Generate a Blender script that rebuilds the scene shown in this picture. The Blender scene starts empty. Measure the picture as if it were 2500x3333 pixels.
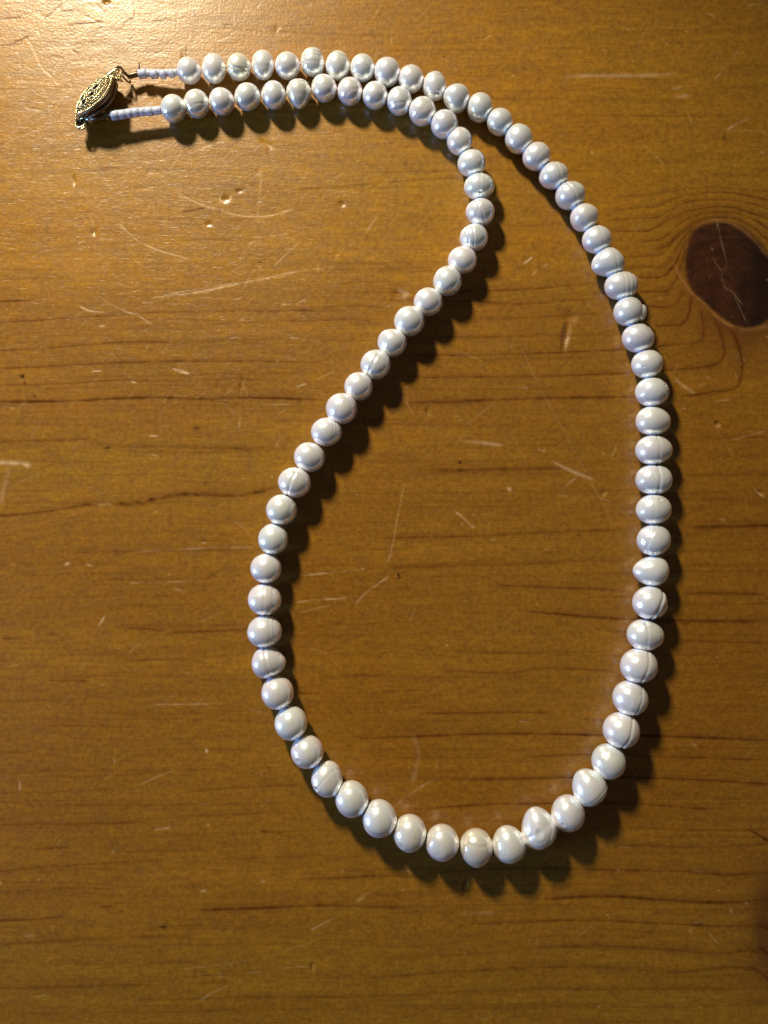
import bpy, bmesh, math, random
import numpy as np
from mathutils import Vector, Matrix

# ---------------------------------------------------------------- scale and camera
S = 6.5e-5                    # metres for one pixel of the full-size photograph, measured on the table
FOC = 2500.0                  # focal length = height of the lens, in those pixels
HC = FOC * S                  # 16 cm above the table
scene = bpy.context.scene

def W(x, y, h=0.0):
    """point that stands h (pixel units) above the table under pixel x, y of the photograph"""
    k = (FOC - h) / FOC
    return Vector(((x - 1250) * S * k, (1666.5 - y) * S * k, h * S))

cam_d = bpy.data.cameras.new("camera")
cam_d.sensor_fit = 'HORIZONTAL'; cam_d.sensor_width = 36.0; cam_d.lens = 36.0 * FOC / 2500.0
cam_d.clip_start = 0.005; cam_d.clip_end = 20.0
cam = bpy.data.objects.new("camera", cam_d)
cam.location = (0, 0, HC)
scene.collection.objects.link(cam); scene.camera = cam

world = bpy.data.worlds.new("World"); scene.world = world; world.use_nodes = True
bg = world.node_tree.nodes["Background"]
bg.inputs[0].default_value = (1.0, 0.93, 0.86, 1); bg.inputs[1].default_value = 0.065

scene.view_settings.view_transform = 'Standard'
try: scene.view_settings.look = 'None'
except Exception: pass
scene.view_settings.exposure = 0.0; scene.view_settings.gamma = 1.0
scene.render.engine = 'CYCLES'
scene.cycles.max_bounces = 8; scene.cycles.blur_glossy = 1.0; scene.cycles.sample_clamp_indirect = 2.5

# the room lamp, beyond the upper left of the table, and the cool window low at the left
lamp_d = bpy.data.lights.new("room_lamp", 'SPOT')
lamp_d.energy = 16.0; lamp_d.spot_size = math.radians(56); lamp_d.spot_blend = 1.0; lamp_d.color = (1.0, 0.89, 0.64); lamp_d.shadow_soft_size = 0.028
lamp = bpy.data.objects.new("room_lamp", lamp_d)
lamp.location = W(0, 0) + Vector((-1409 * S, 3913 * S, 3920 * S))
lamp.rotation_euler = (lamp.location - W(550, 1750)).to_track_quat('Z', 'Y').to_euler()      # a shaded lamp, its cone on the left of the table
scene.collection.objects.link(lamp)

win_d = bpy.data.lights.new("window_light", 'AREA')
win_d.shape = 'RECTANGLE'; win_d.size = 0.19; win_d.size_y = 0.18
win_d.energy = 7.5; win_d.color = (0.25, 0.51, 1.0)
win = bpy.data.objects.new("window_light", win_d)
wd = Vector((-0.95, -0.24, 0.20)).normalized()
win.location = wd * 1.0
win.rotation_euler = wd.to_track_quat('Z', 'Y').to_euler()
scene.collection.objects.link(win)

# ---------------------------------------------------------------- helpers
def new_mat(name):
    m = bpy.data.materials.new(name); m.use_nodes = True
    nt = m.node_tree
    return m, nt, nt.nodes["Principled BSDF"]

def N(nt, typ, **kw):
    n = nt.nodes.new(typ)
    for k, v in kw.items():
        if hasattr(n, k): setattr(n, k, v)
        else: n.inputs[k].default_value = v
    return n

def mesh_obj(name, verts, faces, mat, parent=None, smooth=True):
    me = bpy.data.meshes.new(name)
    me.from_pydata([tuple(v) for v in verts], [], [tuple(f) for f in faces])
    me.materials.append(mat)
    if smooth: me.polygons.foreach_set("use_smooth", [True] * len(me.polygons))
    me.update()
    o = bpy.data.objects.new(name, me)
    scene.collection.objects.link(o)
    if parent: o.parent = parent
    return o

class MB:
    """collects shapes for one mesh"""
    def __init__(s): s.v = []; s.f = []
    def add(s, v, f):
        b = len(s.v); s.v += [Vector(p) for p in v]; s.f += [tuple(i + b for i in q) for q in f]
    def tube(s, pts, r, n=10, closed=False, flat=None):
        pts = [Vector(p) for p in pts]; rs = r if hasattr(r, '__len__') else [r] * len(pts)
        v = []; f = []; m = len(pts); up = Vector((0.13, 0.21, 0.97))
        for i, p in enumerate(pts):
            if closed: t = pts[(i + 1) % m] - pts[i - 1]
            else: t = pts[min(i + 1, m - 1)] - pts[max(i - 1, 0)]
            t = t.normalized() if t.length > 1e-12 else Vector((1, 0, 0))
            a = t.cross(up)
            if a.length < 0.05: a = t.cross(Vector((1, 0, 0)))
            a.normalize(); b = t.cross(a)
            for k in range(n):
                an = 2 * math.pi * k / n
                v.append(p + (a * math.cos(an) + b * math.sin(an)) * rs[i])
        for i in range(m if closed else m - 1):
            for k in range(n):
                j = (i + 1) % m
                f.append((i * n + k, i * n + (k + 1) % n, j * n + (k + 1) % n, j * n + k))
        if not closed:
            f.append(tuple(range(n - 1, -1, -1))); f.append(tuple((m - 1) * n + k for k in range(n)))
        s.add(v, f)
    def blob(s, c, r, nu=8, nv=6, ax=None, squash=1.0):
        """rounded pebble; ax squashed axis"""
        ax = Vector(ax).normalized() if ax is not None else Vector((0, 0, 1))
        e = ax.orthogonal().normalized(); g = ax.cross(e); v = []; f = []
        c = Vector(c)
        for j in range(nv + 1):
            th = math.pi * j / nv
            for i in range(nu):
                ph = 2 * math.pi * i / nu
                v.append(c + r * (e * math.sin(th) * math.cos(ph) + g * math.sin(th) * math.sin(ph) + ax * math.cos(th) * squash))
        for j in range(nv):
            for i in range(nu):
                f.append((j * nu + i, (j + 1) * nu + i, (j + 1) * nu + (i + 1) % nu, j * nu + (i + 1) % nu))
        s.add(v, f)
    def build(s, name, mat, parent=None, smooth=True):
        return mesh_obj(name, s.v, s.f, mat, parent, smooth)

# ---------------------------------------------------------------- numpy value noise
rng = np.random.default_rng(7)
def vnoise(x, y, seed=0):
    r = np.random.default_rng(1000 + seed); T = r.random((256, 256)).astype(np.float32) * 2 - 1
    xi = np.floor(x).astype(np.int64); yi = np.floor(y).astype(np.int64)
    fx = x - xi; fy = y - yi; fx = fx * fx * (3 - 2 * fx); fy = fy * fy * (3 - 2 * fy)
    a = T[yi & 255, xi & 255]; b = T[yi & 255, (xi + 1) & 255]; c = T[(yi + 1) & 255, xi & 255]; d = T[(yi + 1) & 255, (xi + 1) & 255]
    return (a * (1 - fx) + b * fx) * (1 - fy) + (c * (1 - fx) + d * fx) * fy

# ---------------------------------------------------------------- marks in the wood, read off the photograph
OR = {'2': (0, 0, 1.3272), '3': (1250, 0, 1.3272), '4': (0, 900, 1.3272), '5': (1250, 900, 1.3272), '6': (0, 1800, 1.3272),
      '7': (0, 2500, 1.3272), '8': (1250, 2333, 1.3272), 'K': (2100, 600, 2.95), 'Q': (2100, 2600, 3.018), 'F': (0, 0, 0.6636),
      'b': (1050, 850, 2.765), 'e': (1850, 1450, 3.16), 'g': (1500, 2100, 2.37), 's': (0, 0, 1.0)}
def P(z, pts):
    ox, oy, s = OR[z]; return [(ox + a / s, oy + b / s) for a, b in pts]

# (zoom, points, width px, strength) of dark late-wood lines
GRAIN = [
 ('2', [(1300,815),(1500,800),(1659,788)], 2.4, .8), ('3', [(0,787),(180,775),(330,768)], 2.4, .8),
 ('4', [(-60,110),(60,106),(155,98)], 3.2, 1.0), ('4', [(-60,199),(200,185),(450,168),(700,155),(1200,150),(1500,152)], 2.4, .75),
 ('4', [(-60,315),(150,312),(400,290),(560,280),(640,280),(760,285)], 3.0, .85), ('4', [(-60,398),(400,375),(700,365),(1000,368),(1400,375)], 3.0, .9),
 ('4', [(-60,470),(300,460),(520,445),(700,450),(1000,445),(1200,455)], 2.6, .65),
 ('4', [(-60,540),(270,537),(480,528),(680,522),(870,530),(1100,527),(1400,535)], 3.6, 1.15), ('4', [(870,530),(930,540),(1040,552)], 2.2, .7),
 ('4', [(-60,717),(250,708),(400,700)], 4.5, .55), ('4', [(400,712),(540,735),(800,735),(960,745),(1250,740)], 7, .5),
 ('4', [(-60,1036),(200,1015),(350,990),(420,986)], 4.0, .95), ('4', [(420,985),(600,985),(660,965),(800,943),(1000,947),(1120,930),(1215,900)], 6.5, .75),
 ('4', [(560,1190),(1000,1180)], 3, .4), ('4', [(300,1195),(640,1190)], 3, .5), ('4', [(850,1140),(1000,1147)], 2.2, .4),
 ('4', [(700,1080),(1100,1050)], 2.5, .3), ('4', [(-60,20),(300,2)], 2.2, .5), ('4', [(0,250),(500,225),(900,230)], 2.2, .35), ('4', [(900,205),(1560,190)], 2.2, .5),
 ('6', [(670,185),(760,190)], 3, .7), ('6', [(-60,287),(300,275)], 3, .4), ('6', [(550,328),(640,329),(720,337)], 3, .8),
 ('6', [(720,347),(880,338),(1060,328),(1180,325)], 3, .9), ('6', [(10,376),(90,371)], 3, .7), ('6', [(205,353),(262,353)], 3, .6), ('6', [(-60,467),(60,468)], 3, .5),
 ('6', [(500,468),(800,455),(1000,440)], 4, .45), ('6', [(210,550),(290,551),(385,554)], 3, .8), ('6', [(170,745),(400,747),(600,750)], 3, .55),
 ('6', [(775,827),(855,822)], 3, .6), ('6', [(-60,865),(120,865)], 3, .5), ('6', [(1280,604),(1400,608)], 2.5, .8), ('6', [(1470,531),(1560,528),(1659,532)], 3, .7), ('6', [(1540,803),(1659,801)], 3, .7),
 ('6', [(400,120),(900,110)], 3, .35), ('6', [(200,935),(300,938)], 4, .5), ('6', [(-60,640),(400,630)], 3, .3), ('6', [(500,700),(1000,690)], 3, .3),
 ('7', [(-60,32),(300,10)], 4, .4), ('7', [(-60,112),(500,95)], 4, .35), ('7', [(780,108),(1000,88),(1300,75)], 3.5, .5), ('7', [(-60,246),(300,243),(640,237)], 4, .5),
 ('7', [(760,215),(1060,200),(1240,195)], 3.5, .5), ('7', [(1120,278),(1310,270)], 3.2, .5), ('7', [(150,351),(290,343)], 3.5, .6), ('7', [(-60,450),(200,430),(380,415),(700,395)], 3.5, .55),
 ('7', [(900,395),(1400,375)], 4, .4), ('7', [(1300,477),(1500,472),(1659,465),(1800,468)], 4, .8), ('7', [(-60,545),(300,520),(500,522)], 4, .35), ('7', [(430,600),(488,597)], 3, .7),
 ('7', [(-60,662),(150,656),(275,643)], 4, .95), ('7', [(820,614),(1000,608),(1150,602),(1400,592),(1659,600),(1780,603)], 4.5, 1.0), ('7', [(670,690),(760,684),(880,678)], 4, .5),
 ('7', [(-60,768),(400,740),(850,722)], 5, .45), ('7', [(-60,952),(400,940),(660,935)], 4.5, .5), ('7', [(860,930),(980,925)], 4, .4), ('7', [(480,995),(700,998),(1000,995),(1659,985)], 4, .5),
 ('7', [(200,850),(900,835)], 4, .3), ('7', [(0,1060),(800,1050),(1600,1040)], 4, .35),
 ('8', [(-80,95),(100,88),(500,72),(700,75),(940,80),(1300,90),(1659,100),(1730,103)], 3.6, 1.15), ('8', [(600,168),(950,162),(1100,172),(1659,185),(1750,186)], 3, .7),
 ('8', [(300,272),(750,264),(1100,265),(1400,275),(1659,290),(1750,300)], 3.6, 1.0), ('8', [(120,402),(400,382),(700,375),(1050,378),(1200,388),(1350,398),(1470,398)], 3.4, .95),
 ('8', [(1050,478),(1300,490),(1500,492),(1700,485)], 3, .7), ('8', [(1000,555),(1150,558),(1400,562),(1700,545)], 3.4, .65), ('8', [(200,668),(660,655),(950,660),(1300,665),(1480,680),(1720,668)], 4, .8),
 ('8', [(660,792),(950,775),(1200,790),(1450,802),(1600,790),(1720,780)], 4.6, 1.1), ('8', [(330,897),(620,885),(900,880),(1150,892),(1500,905),(1750,900)], 4, .9),
 ('8', [(600,1003),(900,992),(1200,1005),(1450,1022),(1590,1010),(1700,1060)], 4.4, .65), ('8', [(-60,1122),(560,1090),(900,1085),(1180,1100),(1300,1104),(1500,1082),(1620,1105),(1720,1170)], 5, .6),
 ('8', [(-60,1202),(800,1180),(1659,1175)], 5, .5), ('8', [(200,1262),(1000,1250)], 5, .35), ('8', [(0,1040),(500,1020)], 4, .35), ('8', [(-60,485),(60,480)], 3, .4),
 ('8', [(0,180),(500,175)], 3, .35), ('8', [(-60,770),(500,745)], 4, .35),
 ('5', [(-20,72),(450,65),(700,50),(950,30)], 2.4, .8), ('5', [(0,105),(380,108),(560,122),(800,105),(950,95)], 2.6, .85), ('5', [(380,190),(600,180),(950,160)], 2.4, .6),
 ('5', [(180,260),(500,258),(1000,250)], 2.2, .5), ('5', [(100,345),(500,335),(800,325),(1090,315)], 2.6, .9), ('5', [(100,440),(500,430),(800,425),(1110,415)], 2.6, .85),
 ('5', [(60,548),(150,545),(300,540),(600,525),(1100,520),(1240,518)], 4.6, 1.05), ('5', [(200,835),(330,838),(560,830),(800,828)], 6, .75),
 ('5', [(-40,1130),(150,1125),(400,1118),(700,1105),(1100,1098)], 4.0, .75), ('5', [(1310,1084),(1450,1079),(1659,1074),(1720,1074)], 5, .95), ('5', [(-20,1258),(200,1250),(800,1240)], 5, .5),
 ('5', [(100,640),(700,640)], 3, .3), ('5', [(400,730),(1000,725)], 3, .3), ('5', [(600,930),(1080,925)], 3, .3), ('5', [(0,1000),(700,985)], 3, .3), ('5', [(1290,700),(1700,690)], 3, .4), ('5', [(1300,860),(1700,850)], 3, .4),
 ('5', [(1330,780),(1700,775)], 3, .3), ('5', [(1290,960),(1700,965)], 3, .35),
 ('b', [(0,78),(1050,60)], 2.0, .5), ('b', [(200,192),(650,180)], 2.0, .45), ('b', [(0,295),(500,285),(830,290)], 2.0, .6), ('b', [(1400,280),(1659,268),(2000,255)], 2.0, .6),
 ('b', [(0,425),(300,405),(650,430)], 2.2, .6), ('b', [(1080,395),(1659,390),(2100,380)], 2.2, .65), ('b', [(0,542),(250,530),(450,547)], 2.4, .8), ('b', [(1150,692),(1659,670),(2100,650)], 2.2, .6),
 ('b', [(760,738),(1120,745)], 2.2, .6), ('b', [(0,725),(330,700)], 2.2, .5),
 ('e', [(-500,1700),(0,1748),(300,1770),(700,1790),(1200,1805),(2050,1812)], 4.0, 1.0), ('e', [(380,1908),(640,1922)], 3, .6), ('e', [(1150,2012),(1400,2020),(2050,2030)], 4, .8),
 ('e', [(1150,1530),(1400,1522),(2050,1535)], 4, .8), ('e', [(-800,1440),(0,1470),(350,1480),(640,1500)], 4.4, .7), ('e', [(-500,1190),(620,1185)], 3.5, .35), ('e', [(1150,1840),(1260,1830)], 4.5, .6),
 ('g', [(-200,200),(0,205),(400,215),(620,180),(900,185),(1220,205)], 3.4, .7), ('g', [(-300,525),(0,527),(300,520),(700,525)], 4, .85), ('g', [(-100,50),(500,60),(1100,50)], 3, .4),
 # lines that bend round the knot
 ('K', [(-250,120),(0,100),(150,80),(300,60),(550,30),(800,40),(1300,80)], 2.4, .5), ('K', [(-300,250),(0,222),(100,214),(250,150),(450,92),(700,76),(900,90),(1180,150),(1400,200)], 2.6, .75),
 ('K', [(-350,345),(0,326),(110,314),(250,240),(400,172),(600,150),(800,150),(1000,180),(1180,235),(1400,330)], 2.6, .8), ('K', [(-350,450),(-50,452),(60,440),(200,350),(350,280),(500,240),(700,215),(850,225),(1000,270),(1180,330),(1400,430)], 2.8, .95),
 ('K', [(-100,560),(100,540),(170,520),(260,440),(370,350),(500,290),(700,268),(880,280),(1050,340),(1180,425),(1400,560)], 3.0, .95),
 ('K', [(60,620),(200,600),(300,500),(420,400),(520,345),(650,318),(850,325),(1000,390),(1100,465),(1180,535),(1400,720)], 3.2, 1.1),
 ('K', [(-450,710),(0,690),(120,680),(200,640),(290,540),(400,430),(500,375),(620,348)], 2.6, .7), ('K', [(-300,810),(0,795),(150,800),(220,760),(290,640),(350,540),(430,440),(475,398)], 2.8, .9),
 ('K', [(-500,905),(0,900),(120,896),(178,885),(230,840),(300,750),(345,640),(400,520)], 3.2, 1.15), ('K', [(-500,1060),(0,1038),(140,1034),(210,1028),(260,970),(310,890),(340,800),(380,640)], 3.2, 1.15),
 ('K', [(-150,1180),(60,1180),(180,1188),(240,1184),(290,1160),(340,1090),(385,1025)], 3.0, 1.05), ('K', [(90,1358),(200,1357),(330,1350),(390,1310),(425,1230),(438,1130),(450,1060)], 3.0, 1.05),
 ('K', [(100,1562),(300,1535),(500,1522),(556,1480),(562,1400),(548,1300),(535,1180)], 3.4, 1.05), ('K', [(150,1790),(400,1775),(640,1745),(735,1685),(765,1600),(740,1480),(700,1370),(655,1270)], 4.0, 1.1),
 ('K', [(300,2032),(500,2020),(640,1995),(800,1975),(895,1925),(930,1800),(922,1650),(875,1500),(835,1425),(795,1370)], 4.6, 1.1), ('K', [(50,1080),(300,1075)], 2.4, .4),
 ('Q', [(1010,290),(1090,345),(1150,380),(1240,430)], 3.6, 1.6), ('Q', [(1100,1470),(1150,1475),(1207,1530),(1300,1600)], 5, 1.2), ('Q', [(1000,1655),(1080,1670),(1207,1775),(1300,1860)], 5, .9), ('Q', [(1100,1225),(1180,1265),(1300,1340)], 5, 1.2),
 # dark scratches and cracks in the varnish near the glare
 ('2', [(45,190),(95,168),(130,150)], 2.6, 1.2), ('2', [(185,80),(215,58),(240,35),(270,5)], 3.4, .9), ('2', [(-30,83),(100,70)], 2.2, .9), ('2', [(240,48),(330,40)], 2.4, 1.0),
 ('2', [(280,106),(380,98),(460,88)], 2.6, 1.1), ('2', [(310,186),(410,178)], 2.4, .9), ('2', [(530,102),(580,70)], 2.6, 1.1), ('2', [(312,213),(346,229)], 4.0, 1.3), ('2', [(484,268),(520,273)], 2.4, 1.2),
 ('2', [(780,917),(830,908),(885,898)], 2.6, 1.1), ('2', [(668,895),(680,878)], 3.4, 1.2), ('2', [(1018,826),(1052,820)], 4.5, 1.2), ('2', [(650,90),(760,80)], 2, .7), ('2', [(380,160),(480,150)], 2, .8),
 ('2', [(200,180),(300,172)], 2, .8), ('2', [(0,195),(90,190)], 2, .7), ('2', [(960,108),(1010,104)], 2.4, .9), ('2', [(1160,632),(1290,622)], 2.2, .7), ('2', [(580,860),(620,862)], 2.2, .7), ('2', [(1310,960),(1400,950)], 2, .5),
 ('2', [(210,925),(400,915)], 2, .5), ('2', [(60,1000),(380,975)], 2, .4), ('2', [(0,870),(180,850)], 2, .4), ('2', [(550,815),(760,800)], 2, .5), ('2', [(1130,120),(1350,108)], 2, .5), ('2', [(420,730),(520,726)], 2, .7),
 ('4', [(891,879),(883,906)], 3, 1.2), ('2', [(804,190),(801,245)], 2.2, .9),
]
SCR = [  # pale scratches
 ('2', [(110,160),(140,200),(165,260),(190,300),(240,345),(270,370),(290,402)], 3.4, .5), ('2', [(515,965),(550,1000),(590,1035),(640,1062),(700,1085),(815,1117)], 3.4, 1.0),
 ('2', [(390,935),(402,960),(400,985),(406,1008)], 4.5, .8), ('2', [(950,905),(1010,925),(1090,935),(1180,928),(1265,900)], 3, .8), ('2', [(1100,1023),(1170,1018),(1245,1007)], 2.8, .9),
 ('2', [(1070,1060),(1088,1048),(1110,1040)], 4.5, .9), ('2', [(655,1285),(760,1275),(860,1260),(1080,1215),(1290,1170),(1400,1160)], 3.2, .9), ('2', [(700,1275),(900,1240),(1050,1218),(1250,1190)], 2.6, .7),
 ('2', [(1180,1150),(1240,1095),(1300,1040)], 2.4, .6), ('2', [(840,655),(900,628),(965,608)], 5, .6), ('2', [(308,765),(322,800)], 5, .6), ('2', [(1095,655),(1125,625),(1165,610)], 3, .5), ('2', [(1120,720),(1125,800),(1108,960)], 4, .35),
 ('2', [(1028,1115),(1056,1111)], 3, .8), ('2', [(750,820),(820,860),(890,890),(965,905)], 3, .6), ('2', [(0,640),(80,590),(240,540)], 2, .3), ('2', [(30,600),(200,430)], 2, .4), ('2', [(370,880),(440,845)], 2.4, .4),
 ('2', [(1000,845),(990,862),(965,870),(948,858),(958,835)], 4, .9), ('2', [(860,250),(1000,240)], 2, .4), ('2', [(1080,60),(1130,10)], 2.4, .6), ('2', [(1320,30),(1350,15)], 4, .6), ('2', [(240,130),(380,300)], 2, .4),
 ('2', [(160,120),(175,165)], 3, .5), ('2', [(1490,885),(1478,893)], 4, .9), ('2', [(1400,820),(1580,835)], 2, .4), ('2', [(1580,1005),(1630,930)], 2.6, .5), ('2', [(720,1175),(790,1130)], 2, .4), ('2', [(600,700),(700,690)], 2, .4),
 ('3', [(780,332),(900,326),(1100,326),(1275,318)], 8, .35), ('3', [(1430,340),(1480,285),(1530,218)], 2.6, .5), ('3', [(1480,562),(1530,530),(1585,512)], 3.4, .6), ('3', [(1255,420),(1315,412)], 9, .4), ('3', [(1240,385),(1290,375)], 7, .3),
 ('3', [(946,212),(956,224)], 5, .8), ('3', [(1400,60),(1432,73)], 2.4, .7), ('3', [(600,1140),(618,1128),(642,1108)], 3.0, .9), ('3', [(1120,615),(1160,660),(1210,712)], 2.2, .5), ('3', [(640,1190),(665,1160)], 3, .5), ('3', [(690,1150),(705,1140)], 4, .6),
 ('3', [(895,655),(902,660)], 4, .9), ('3', [(1560,25),(1640,12)], 3, .5), ('3', [(1200,165),(1230,195)], 3, .35), ('3', [(570,620),(590,632)], 3, .6), ('3', [(60,1250),(110,1275)], 10, .4), ('3', [(1310,470),(1330,540)], 3, .3), ('3', [(430,170),(470,150)], 3, .4),
 ('3', [(1480,570),(1560,560),(1659,575)], 3, .35), ('3', [(1625,652),(1640,668)], 4, .6),
 ('4', [(345,127),(368,140),(400,150),(466,156)], 2.6, 1.0), ('4', [(430,85),(470,115),(520,140),(565,158),(612,160)], 2.6, .6), ('4', [(600,170),(660,208)], 2.4, .7), ('4', [(422,211),(456,213)], 3.6, 1.4), ('4', [(400,407),(438,408)], 3.0, 1.1),
 ('4', [(740,395),(775,408),(818,420)], 3.8, 1.3), ('4', [(765,398),(810,410)], 2.6, .9), ('4', [(565,455),(588,457)], 3, 1.1), ('4', [(1280,478),(1300,470),(1326,462)], 4.0, 1.5), ('4', [(640,686),(682,690)], 3.2, 1.4), ('4', [(655,770),(684,776)], 2.4, .8),
 ('4', [(-60,804),(0,803),(60,805),(90,806),(126,816)], 11, .95), ('4', [(38,825),(30,870),(12,930),(0,990)], 13, .3), ('4', [(1255,263),(1270,266),(1297,263)], 3.6, 1.1), ('4', [(1033,194),(1052,180)], 4.5, .8), ('4', [(1215,121),(1260,117)], 3, .8),
 ('4', [(990,101),(1042,94)], 2.6, .8), ('4', [(1275,125),(1322,93)], 2.8, .6), ('4', [(520,548),(540,550)], 3, .6), ('4', [(280,1245),(302,1236)], 5, .9), ('4', [(372,1243),(398,1250)], 4.5, 1.3), ('4', [(50,1248),(64,1244)], 4, .7), ('4', [(875,1148),(886,1152)], 4, 1.0),
 ('4', [(1040,600),(1030,660)], 5, .25), ('4', [(590,1188),(900,1172),(1100,1170)], 4, .3), ('4', [(1100,555),(1260,552)], 2.6, .5), ('4', [(1200,595),(1245,565)], 2.4, .5), ('4', [(420,985),(480,982)], 6, .45),
 ('5', [(330,710),(400,716),(520,730)], 8, .55), ('5', [(730,800),(800,835),(905,878)], 7.5, .6), ('5', [(305,1013),(340,1040),(386,1087)], 3.4, .6), ('5', [(830,868),(790,900),(750,942)], 3.2, .5),
 ('5', [(575,270),(680,490),(870,840),(960,1010),(1060,1200)], 1.6, .28), ('5', [(90,890),(60,1030),(30,1190),(0,1260)], 2.2, .6), ('5', [(1495,707),(1570,688),(1645,668)], 3.2, .55), ('5', [(1255,440),(1290,470),(1345,506)], 8, .7),
 ('5', [(1600,918),(1620,935),(1642,955)], 5, .7), ('5', [(984,778),(1005,730)], 3, .6), ('5', [(475,476),(540,480),(622,482)], 5, .35), ('5', [(536,912),(546,924)], 8, 1.7), ('5', [(385,1030),(393,1022)], 6, .9), ('5', [(176,655),(188,656)], 5, .9),
 ('5', [(1432,650),(1452,640)], 8, .5), ('5', [(882,119),(888,121)], 5, 1.0), ('5', [(1455,1048),(1470,1056)], 6, .7), ('5', [(1270,370),(1250,420)], 4, .4), ('5', [(940,930),(955,945),(962,930)], 4, .5), ('5', [(665,745),(690,755),(692,735)], 4, .5),
 ('5', [(380,1085),(390,1078)], 5, 1.2), ('5', [(455,1058),(450,1095)], 3, .5), ('5', [(450,1136),(490,1136)], 3, .5), ('5', [(60,480),(130,600)], 2, .3), ('5', [(545,305),(552,300)], 4, .7), ('5', [(345,650),(480,540)], 2, .3), ('5', [(560,700),(600,770)], 2, .35),
 ('5', [(930,955),(985,975)], 2.2, .5), ('5', [(1593,848),(1600,856)], 4, .7), ('5', [(1408,830),(1415,836)], 4, .6), ('5', [(1400,600),(1520,790)], 2, .3), ('5', [(1430,540),(1500,530)], 3, .4),
 ('6', [(425,317),(438,295),(452,272)], 4.0, .9), ('6', [(664,692),(676,666)], 3.6, .7), ('6', [(889,845),(894,862)], 5.5, 1.6), ('6', [(600,1002),(680,965),(757,938)], 3, .45), ('6', [(84,985),(86,1030)], 3.2, .9), ('6', [(1535,218),(1590,165),(1680,100)], 3.2, .6),
 ('6', [(1618,245),(1632,210)], 3, .5), ('6', [(560,128),(700,126),(870,120)], 3, .55), ('6', [(1310,97),(1420,85),(1580,68)], 3, .7), ('6', [(1285,212),(1360,203),(1500,194)], 3, .7), ('6', [(196,970),(200,1020)], 3, .4), ('6', [(810,518),(816,522)], 4, .8),
 ('6', [(650,655),(1000,650)], 3, .3), ('6', [(490,885),(496,905)], 3.5, .8), ('6', [(755,155),(790,165)], 7, .3), ('6', [(1425,225),(1300,255)], 2.5, .35),
 ('7', [(665,267),(700,262),(737,256)], 3.4, .7), ('7', [(860,158),(915,154)], 3, .5), ('7', [(1540,580),(1560,562),(1592,540)], 6, .35), ('7', [(1340,702),(1400,670),(1445,648)], 4, .35), ('7', [(865,1002),(920,970),(985,938)], 3, .4), ('7', [(1075,886),(1200,868),(1345,854)], 3, .3),
 ('7', [(1350,845),(1357,876)], 6, .6), ('7', [(482,364),(497,356)], 6, .7), ('7', [(1133,487),(1141,488)], 6, 1.2), ('7', [(865,532),(892,529)], 5, .6), ('7', [(1476,440),(1479,452)], 4, .7), ('7', [(220,682),(232,680)], 4, .7), ('7', [(100,728),(150,722)], 7, .3), ('7', [(150,990),(205,980)], 4, .3),
 ('7', [(780,870),(1100,830)], 2, .2), ('7', [(-10,490),(6,498)], 6, 1.0), ('7', [(1190,800),(1380,740)], 2.4, .25),
 ('8', [(125,75),(140,120),(150,170),(135,235),(122,290)], 12, .33), ('8', [(50,387),(85,355),(120,330),(180,290),(245,263)], 4, .6), ('8', [(330,853),(400,848),(475,845)], 9, .3), ('8', [(1333,114),(1352,129)], 3.6, .7), ('8', [(1008,658),(1014,668)], 4.5, .9),
 ('8', [(357,708),(360,722),(345,748)], 3.6, .8), ('8', [(1497,828),(1502,852)], 6, .5), ('8', [(1340,893),(1400,870)], 5, .35), ('8', [(1318,913),(1329,942)], 4, .5), ('8', [(1405,938),(1442,976)], 3.6, .5), ('8', [(660,1000),(665,940)], 2, .35), ('8', [(95,656),(118,676)], 5, .5), ('8', [(1010,562),(1068,563)], 3, .4),
 ('8', [(615,280),(630,296)], 3, .6), ('8', [(1562,803),(1570,808)], 4.5, .8), ('8', [(228,208),(232,218)], 4, .6), ('8', [(250,1060),(270,1110)], 2.4, .25), ('8', [(580,20),(620,22)], 3, .6),
 # pale cracks in the knot and the tan bark seam at its lower edge
 ('K', [(668,325),(700,370),(712,450),(735,560),(760,650),(782,760),(770,835)], 1.5, .3), ('K', [(640,690),(690,770),(740,835),(738,900),(775,1000),(840,1030),(880,1120),(930,1230),(980,1340)], 1.5, .28),
 ('K', [(690,370),(696,430)], 1.6, .3), ('K', [(850,1040),(930,1150)], 2.2, .35), ('K', [(640,615),(646,624)], 4.5, .8), ('K', [(828,1268),(834,1276)], 4, .7), ('K', [(1168,912),(1178,918)], 4.5, .9), ('K', [(905,1432),(912,1438)], 3.6, .8),
 ('K', [(948,1682),(956,1690)], 4.5, .8), ('K', [(920,1716),(926,1724)], 4, .6), ('K', [(594,1848),(625,1862)], 5, .5), ('K', [(140,1093),(152,1096)], 5, .8), ('K', [(865,1810),(880,1870)], 5, .4), ('K', [(765,1540),(772,1590)], 7, .3), ('K', [(510,1950),(580,1905)], 5, .25),
]
TAN = [('K', [(275,760),(310,830),(350,910),(390,970),(440,1040),(510,1100),(600,1180),(680,1265),(780,1340),(880,1385)], 7, 1.0),
       ('K', [(1180,700),(1080,570),(980,470),(880,400),(760,352),(660,345),(560,365),(480,420)], 8, .5), ('K', [(900,1390),(1000,1400),(1180,1370)], 9, .5)]
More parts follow.
